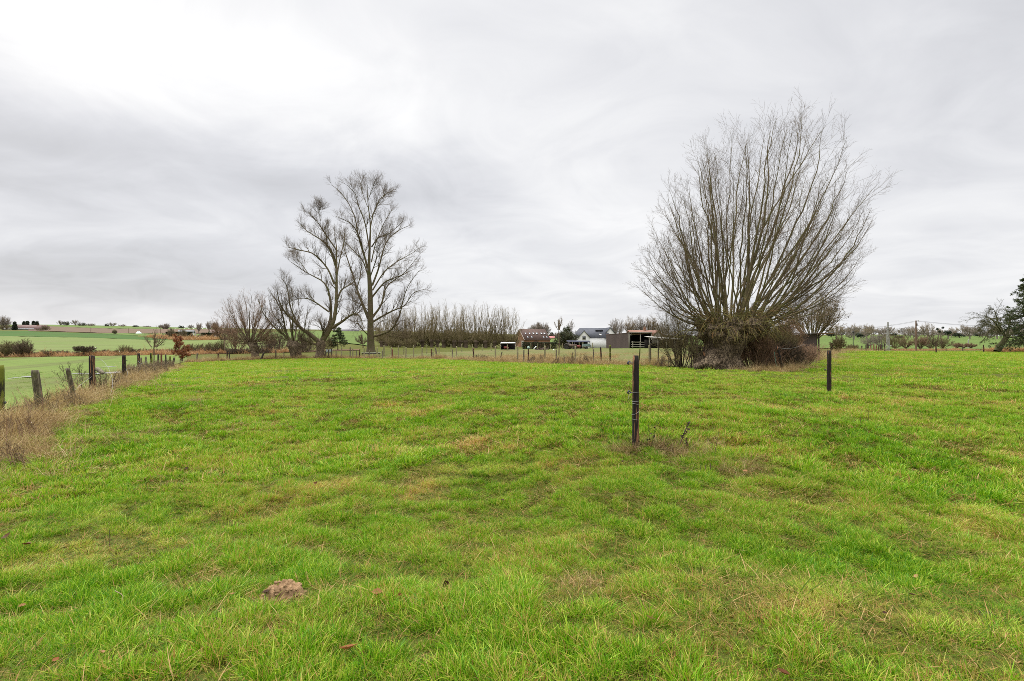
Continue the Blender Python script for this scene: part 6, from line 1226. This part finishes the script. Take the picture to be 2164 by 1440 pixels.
for i in range(60):
    p = np.array([rng.normal(0, .6), rng.normal(0, .3), rng.uniform(.0, .5) * math.exp(-abs(rng.normal(0, .5)))]); q = p + rng.normal(0, .35, 3) * [1, .6, .4]; m.tubes(np.array([p, (p + q) / 2 + [0, 0, .03], q]), np.full(3, rng.uniform(.03, .08)), 5)
m.build('scrap', plain('scrap_rust', (.13, .07, .055), (.08, .06, .06), 3), hp, world=False)
q0, q1 = P(1127, 738.5, 99), P(1133, 731.5, 99.3); m = MB(); m.slab([q0 + [-.06, 0, 0], q0 + [.1, 0, -.03], q1 + [.1, 0, -.03], q1 + [-.06, 0, 0]], .04); tag(m.build('white_board', WHITE, smooth=False), 'white board leaning on the scrap heap', 'board')
b0 = G(1170, 92); m = MB(); an = np.linspace(0, math.pi, 9); m.tubes(np.stack([np.full(9, b0[0]), np.full(9, b0[1]), b0[2] + .14 - .14 * np.cos(an)], -1), .15 * np.sin(an) + .002, 12); tag(m.build('white_ball', WHITE), 'white ball lying in the paddock grass', 'ball')
# bee boxes, bench round the tree, tarp heap
for px, lb in ((692, 'grey-blue bee box, left one behind the thick old pollard'), (699, 'grey-blue bee box, right one behind the thick old pollard')):
    g = G(px, 94); o = thing('bee_box', lb, 'beehive', g); m = MB(); m.box(-.22, .22, -.22, .22, .25, .72); m.build('body', plain('hive_grey', (.30, .35, .35), (.24, .28, .29), 3), o, smooth=False, world=False); m = MB(); m.box(-.26, .26, -.26, .26, .722, .79); m.build('lid', plain('hive_lid', (.42, .46, .48), None, 3), o, smooth=False, world=False); m = MB(); [m.box(sx * .18 - .03, sx * .18 + .03, sy * .18 - .03, sy * .18 + .03, -.1, .248) for sx in (-1, 1) for sy in (-1, 1)]; m.build('stand', GREYW, o, smooth=False, world=False)
g = G(784, 80); bn = thing('tree_bench', 'low dark bench with pale edges round the foot of the tallest tree', 'bench', g); m = MB(); an = np.linspace(0, 2 * math.pi, 25); m.tubes(np.stack([1.35 * np.cos(an), 1.2 * np.sin(an), np.full(25, .5)], -1), np.full(25, .09), 6); m.build('seat', plain('bench_dark', (.06, .06, .065), None, 3), bn, world=False)
m = MB(); m.tubes(np.stack([1.47 * np.cos(an), 1.32 * np.sin(an), np.full(25, .56)], -1), np.full(25, .03), 5); m.build('rim', plain('bench_rim', (.45, .46, .47), None, 3), bn, world=False)
for a_ in an[:-1:4]: m = MB(); m.tubes(np.array([[1.3 * math.cos(a_), 1.2 * math.sin(a_), -.05], [1.3 * math.cos(a_), 1.2 * math.sin(a_), .45]]), [.04, .04], 5); m.build('leg', GREYW, bn, world=False)
g = G(292.5, 402); m = MB(); rng = np.random.RandomState(6); k = 24; th = np.linspace(0, 2 * math.pi, k, endpoint=False); V = []
for j, (r_, z_) in enumerate([(2.1, -.2), (1.9, .5), (1.2, 1.2), (.7, 1.6), (.15, 1.9)]): V += [(g[0] + r_ * math.cos(a) * (1 + .25 * math.sin(3 * a)), g[1] + r_ * math.sin(a), g[2] + z_ * (1 + .2 * math.sin(2 * a + 1))) for a in th]
i = np.arange(5 * k).reshape(5, k); m.add(V, np.stack([i[:-1], np.roll(i[:-1], -1, 1), np.roll(i[1:], -1, 1), i[1:]], -1).reshape(-1, 4)); tag(m.build('tarp_heap', plain('tarp_white', (.72, .78, .74), (.6, .66, .63), 1)), 'white tarp-covered heap at the lower edge of the ploughed field', 'heap')

# ------------------------------------------------------------------ small things in the grass
SOIL = plain('mole_soil', (.38, .245, .135), (.21, .13, .07), 22, .95, .1, bmp=.8)
def molehill(px, d, wpx, hpx, label, mat=SOIL, seed=1, clods=40):
    g = G(px, d); w = wpx * d / F / 2; H = hpx * d / F; rng = np.random.RandomState(seed); N = 60; th = np.linspace(0, 2 * math.pi, N, endpoint=False); V = []; R_ = 26
    for j in range(R_):
        s = 1 - j / (R_ - 1); x_ = np.cos(th) * w * s * (1 + .18 * np.sin(2 * th + 1) + .1 * np.sin(5 * th)); y_ = np.sin(th) * w * .8 * s
        z_ = H * (1 - s ** 2.2) + H * .55 * (vnoise(x_ / w * 4 + 9, y_ / w * 4, seed) - .5) * (1 - s ** 3) + H * .35 * (vnoise(x_ / w * 10 + 9, y_ / w * 10, seed + 1) - .5) - .03 * s
        V.append(np.stack([x_, y_, z_], -1))
    i = np.arange(R_ * N).reshape(R_, N); m = MB(); m.add(np.concatenate(V), np.stack([i[:-1], np.roll(i[:-1], -1, 1), np.roll(i[1:], -1, 1), i[1:]], -1).reshape(-1, 4))
    for _k in range(clods):
        a_ = rng.rand() * 6.28; s = rng.uniform(.3, 1.15); r_ = rng.uniform(.02, .07) * w * 2; c = np.array([math.cos(a_) * w * s, math.sin(a_) * w * .8 * s, H * max(0, 1 - s ** 2.2) + r_ * .3]); ph = np.linspace(0, math.pi, 6)
        m.tubes(np.stack([c[0] + 0 * ph + rng.normal(0, r_ * .2, 6), c[1] + 0 * ph, c[2] - r_ * .7 * np.cos(ph)], -1), r_ * np.sin(ph) + .001, 7)
    o = m.build('molehill', mat); o.location = tuple(g); return tag(o, label, 'molehill')
molehill(600, MOLE[1], 92, 30, 'fresh pale brown molehill in the foreground grass', seed=3)
DSOIL = plain('dark_soil', (.10, .07, .05), (.06, .045, .035), 14, .95, .1, bmp=.8)
for k, (px, py, w, lb) in enumerate([(1212, 807, 14, 'small reddish brown molehill far out in the meadow'), (2085, 1262, 40, 'dark crumbled soil spot in the grass near the lower right edge'), ]):
    d = 1.5 * F / (py - 720); molehill(px, d, w, w * .25, lb, DSOIL, 20 + k, 14)
LEAF = [(735, 1340, 34, .55, 'big curled brown leaf in the foreground right of the molehill'), (797, 1212, 22, .7, 'light reddish leaf behind the big curled leaf'), (845, 1222, 9, .45, 'tiny red-brown leaf beside the light reddish one'), (843, 1180, 14, .05, 'small dark leaf above the light reddish one'), (940, 1190, 20, .02, 'dark purple-brown leaf standing up in the middle foreground'), (561, 1199, 18, .03, 'dark maroon leaf just behind the molehill'),
 (417, 902, 10, .55, 'small orange leaf in the grass along the left fence'), (392, 932, 12, .05, 'dark leaf below the small orange leaf'), (47, 1198, 13, .8, 'beige-brown leaf at the left edge of the foreground'), (1373, 1317, 18, 1.0, 'pale cream pointed leaf in the lower right foreground'), (1534, 1222, 13, .1, 'dark red leaf above the pale pointed leaf'), (1937, 1153, 14, .95, 'pale pinkish leaf in the right foreground'), (1928, 1232, 14, .2, 'purple-brown leaf below the pale pinkish one'),
 (1870, 1293, 12, .02, 'blackish leaf in the lower right foreground'), (1316, 962, 12, .1, 'dark upright leaf to the lower left of the nearest post'), (1575, 975, 12, .6, 'rust leaf to the right of the flattened dead grass'), (1533, 990, 8, .05, 'tiny black leaf under the flattened dead grass'), (1622, 1024, 11, .1, 'dark brown leaf in the grass right of the nearest post'), (455, 1268, 11, .08, 'dark leaf left of the molehill'), (490, 1196, 11, .75, 'greyish brown leaf up left of the molehill'),
 (118, 1368, 16, .6, 'reddish leaf in the lower left corner grass'), (214, 1357, 16, .85, 'pale pinkish rolled leaf in the lower left grass'), (56, 1080, 18, .2, 'dark brown leaf near the dead grass at the left edge'), (14, 1066, 22, .1, 'large dark leaf at the left edge below the dead grass'), (668, 966, 9, .15, 'small dark leaf in the middle of the meadow left half'), (1655, 1434, 26, .1, 'dark red leaf at the bottom edge'), (1062, 995, 9, .1, 'small dark leaf in the middle of the meadow'), (860, 872, 7, .1, 'tiny dark leaf farther out in the meadow'), (1690, 1045, 9, .15, 'small dark leaf out to the right of the nearest post')]
for k, (px, py, w, v, lb) in enumerate(LEAF):
    d = 1.46 * F / (py - 720); g = G(px, d); rng = np.random.RandomState(500 + k); L_ = w * d / F; n = 9; s = np.linspace(0, 1, n); wd = np.sin(np.pi * np.clip(s, .03, .985)) ** .8 * .36 * L_ * (1 + .15 * np.sin(s * 25 + k))
    cu = rng.uniform(.2, .9); cx = (s - .5) * L_; cz = cu * L_ * .45 * (s - .5) ** 2 * 2
    V = np.concatenate([np.stack([cx, -wd, cz + wd * rng.uniform(.3, .9)], -1), np.stack([cx, 0 * s, cz], -1), np.stack([cx, wd, cz + wd * rng.uniform(.2, .8)], -1)])
    a_ = rng.rand() * 6.28; tl2 = rng.normal(.3, .35); R1 = np.array([[math.cos(a_), -math.sin(a_), 0], [math.sin(a_), math.cos(a_), 0], [0, 0, 1]]) @ np.array([[1, 0, 0], [0, math.cos(tl2), -math.sin(tl2)], [0, math.sin(tl2), math.cos(tl2)]])
    m = MB(); m.add(V @ R1.T, [(i, i + 1, n + i + 1, n + i) for i in range(n - 1)] + [(n + i, n + i + 1, 2 * n + i + 1, 2 * n + i) for i in range(n - 1)], a=np.clip(v, 0, 1))
    st = np.array([[-.5 * L_, 0, cz[0]], [-.68 * L_, 0, cz[0] + .05 * L_]]) @ R1.T; m.tubes(st, [.02 * L_, .012 * L_], 4, a=[v])
    o = m.build('fallen_leaf', MAT['dead_leaf']); o.location = (g[0], g[1], g[2] + .055); tag(o, lb, 'leaf', 'dead leaves lying in the meadow')
# dark tussock between the two posts
tk_ = tuft(777, 260, .16, .16, .004, .8, CROPM, 0, .35, 0); COL.objects.link(tk_); tk_.name = 'grass_tussock'; tk_.location = tuple(G(1645, 13.2)); tk_.data.materials[0] = leaf_mat('tussock_blade', [(0, (.03, .06, .01)), (1, (.11, .14, .04))], .2); tag(tk_, 'single dark green tussock in the meadow between the two standing posts', 'tussock')
# dead weeds and sticks
def weed(label, px, d, pts, r, side=0, seed=0, mat=None, leaves=0, name='dead_weed'):
    g = G(px, d); o = thing(name, label, 'weed', g); rng = np.random.RandomState(seed); m = MB()
    for q in pts:
        l = smooth_line([np.array([x_ * d / F, rng.normal(0, .01), y_ * d / F]) for x_, y_ in q], 10); m.tubes(l, np.linspace(r, r * .5, 10), 5)
        if side: s2, r2 = spawn(l[None], np.linspace(r, r * .5, 10)[None], side, rng, .3, 1, (.12, .3), (25, 60), .02, .15, 5, .6, .0015, taper=.5); m.tubes(s2, r2, 3)
        if leaves: 
            c = l[rng.randint(4, 10, leaves)] + rng.normal(0, .012, (leaves, 3)); m.leaves(c, .045, rng, a=.05)
    m.build('stems', mat or MAT['twig_dark'], o, world=False); return o
weed('dead dock stalk with hanging dark seeds right of the nearest post', 1434, 7.3, [[(0, 0), (10, 30), (21, 55)], [(32, -40), (24, -5), (16, 20)], [(8, -3), (-20, -2), (-46, -8)]], .009, 4, 1, None, 40)
weed('thin dead stalk right of the dead dock', 1510, 6.6, [[(0, 0), (2, 30), (8, 68)]], .004, 2, 2)
weed('small dark weeds at the foot of the nearest post', 1378, 7.2, [[(0, 0), (4, 30), (10, 60)], [(-6, 0), (-4, 25), (-8, 50)]], .003, 4, 3, None, 6)
weed('short blunt stubs of dead weeds below the dead dock', 1492, 6.3, [[(0, 0), (-1, 16)], [(-12, 0), (-12, 18)], [(8, 4), (9, 22)]], .006, 0, 4)
weed('faint dead stems left of the nearest post', 1300, 7.6, [[(0, 0), (-4, 22), (-10, 40)], [(8, 0), (6, 25)]], .003, 2, 5)
weed('thin dark upright stick in the left foreground grass', 231, 4.55, [[(0, -4), (0, 20), (-1, 42)]], .004, 0, 6, name='dead_stick')
weed('short blackened stick in the lower left corner grass', 237, 2.42, [[(0, -4), (1, 15), (2, 32)]], .004, 0, 7, name='dead_stick')
weed('split broken stick in the lower middle foreground', 1130, 2.50, [[(0, -4), (-4, 15), (-6, 36)], [(2, -4), (3, 20)]], .003, 0, 8, MAT['twig_pale'], name='dead_stick')
weed('pale thin straw lying in the grass near the molehill', 800, 2.42, [[(-40, 4), (0, 1), (42, -4)]], .002, 0, 9, MAT['twig_pale'], name='straw')
weed('pale kinked root lying in the left foreground grass', 262, 3.25, [[(-22, 36), (-4, 26), (-4, 8), (2, -8)]], .003, 0, 10, MAT['twig_pale'], name='straw')
for k, (px, d, hh, lb) in enumerate([(1818, 9.6, 34, 'thin bare stalk in the right meadow, left one of a close pair'), (1834, 9.8, 28, 'thin bare stalk in the right meadow, right one of a close pair'), (1972, 12.2, 26, 'thin bare stalk far out in the right meadow'), (2018, 9.3, 22, 'tiny leaning stalk toward the right edge'), (1962, 5.2, 26, 'slanted pale stalk in the right meadow'), (811, 19.5, 11, 'tiny dark stub in the middle of the meadow'), (620, 19.5, 9, 'tiny dark stub in the left half of the meadow'), (387, 32, 9, 'dark upright stub near the far left of the meadow'), (461, 60, 9, 'small dark weed before the short black post of the far fence')]):
    weed(lb, px, d, [[(0, -3), (1, hh * .5), (3, hh)]], .004 if d < 15 else .012, 3 if k < 5 else 0, 20 + k)
# bramble stems and dead shrubs along the left fence
weed('long arching dark bramble stems over the dead grass at the left edge', 60, 10.4, [[(0, -10), (-14, 40), (-34, 82)], [(22, -20), (0, 50), (-25, 90)], [(28, -10), (30, 60), (26, 90)], [(44, 0), (20, 30), (-6, 70)]], .006, 4, 40, MAT['twig_red'], name='bramble')
shrub('dead_shrub', 'dark spindly thorn twigs left of the tall charred post', 'shrub', 168, 16.6, 90, 766, (MAT['twig_dark'], MAT['twig_dark']), 9, (9, 5), 301, .009, .004)
shrub('dead_shrub', 'fine dark thorn twigs right of the tall charred post', 'shrub', 222, 17.6, 70, 776, (MAT['twig_dark'], MAT['twig_brown']), 9, (9, 5), 302, .008, .004)
shrub('dead_shrub', 'low matted dark bramble in front of the tall charred post', 'shrub', 205, 14.6, 80, 842, (MAT['twig_dark'], MAT['twig_brown']), 26, (8, 5), 303, .006, .003, flat=.4)
for k, (px, d, w, yt, lb) in enumerate([(285, 25.5, 46, 768, 'brown dead weeds just past the moss-capped orange post'), (308, 30, 40, 764, 'tall brown dead weeds around the slim black post'), (330, 36, 36, 760, 'brown dead weeds under the mossy post near the fence end'), (352, 46, 26, 758, 'tan dead weeds at the end of the left fence')]):
    shrub('dead_weeds', lb, 'weeds', px, d, w, yt, (MAT['twig_brown'], MAT['twig_pale']), 90, (7, 5), 310 + k, .008, .005, spread=7)
for k, (px, d, lb) in enumerate([(1140, 42.2, 'dark dead dock stems before the barn hedge'), (1195, 40, 'dark dead dock stems left of the pale post by the tractor'), (1232, 39, 'dark dead dock stems before the carport'), (1010, 50, 'dark dead weeds beside the right black post of the far fence'), (1410, 31.8, 'dark dead weeds at the left edge of the thorn bush')]):
    shrub('dead_weeds', lb, 'weeds', px, d, 44, 748, (MAT['twig_dark'], MAT['twig_brown']), 30, (6, 4), 330 + k, .008, .005, spread=8)
for k, (px, d, w, yt, sd, mt, lb) in enumerate([(20, 9.2, 110, 868, 341, 'twig_red', 'dense brown dead weeds in the thick straw at the near left edge'), (75, 11.6, 80, 836, 342, 'twig_dark', 'dark dead bramble stems in front of the grey leaning posts'), (125, 13.4, 70, 822, 343, 'twig_brown', 'brown dead weeds between the two grey leaning posts'), (238, 19.5, 60, 788, 344, 'twig_brown', 'brown dead weeds between the tall charred and the moss-capped posts'), (-10, 7.4, 90, 925, 345, 'twig_red', 'thin brown dead stems at the lower left straw edge')]):
    shrub('dead_weeds', lb, 'weeds', px, d, w, yt, (MAT[mt], MAT['twig_brown']), 26, (6, 5), sd, .005, .0028, spread=8)
# puddles on the wet crop field
WATER = plain('puddle_water', (.10, .085, .07), (.14, .12, .1), 2, .06, .9)
def puddle(px, d, rx, ry, seed):
    g = G(px, d); th = np.linspace(0, 2 * math.pi, 40, endpoint=False); r_ = 1 + .35 * np.sin(2 * th + seed) + .25 * np.sin(5 * th + seed * 2)
    x_, y_ = g[0] + rx * r_ * np.cos(th), g[1] + ry * r_ * np.sin(th); z = float(np.max(h(x_, y_))) + .07
    m = MB(); m.add(np.concatenate([np.stack([x_, y_, np.full(40, z)], -1), [[g[0], g[1], z]]]), tris=[(i, (i + 1) % 40, 40) for i in range(40)]); return tag(m.build('puddle', WATER), kind='structure')
for a in [(236, 35, .62, 1.9, 1), (165, 35, .3, .5, 2), (64, 31, .5, .45, 3), (30, 29, .25, .3, 4), (228, 52, .5, .6, 5)]: puddle(*a)
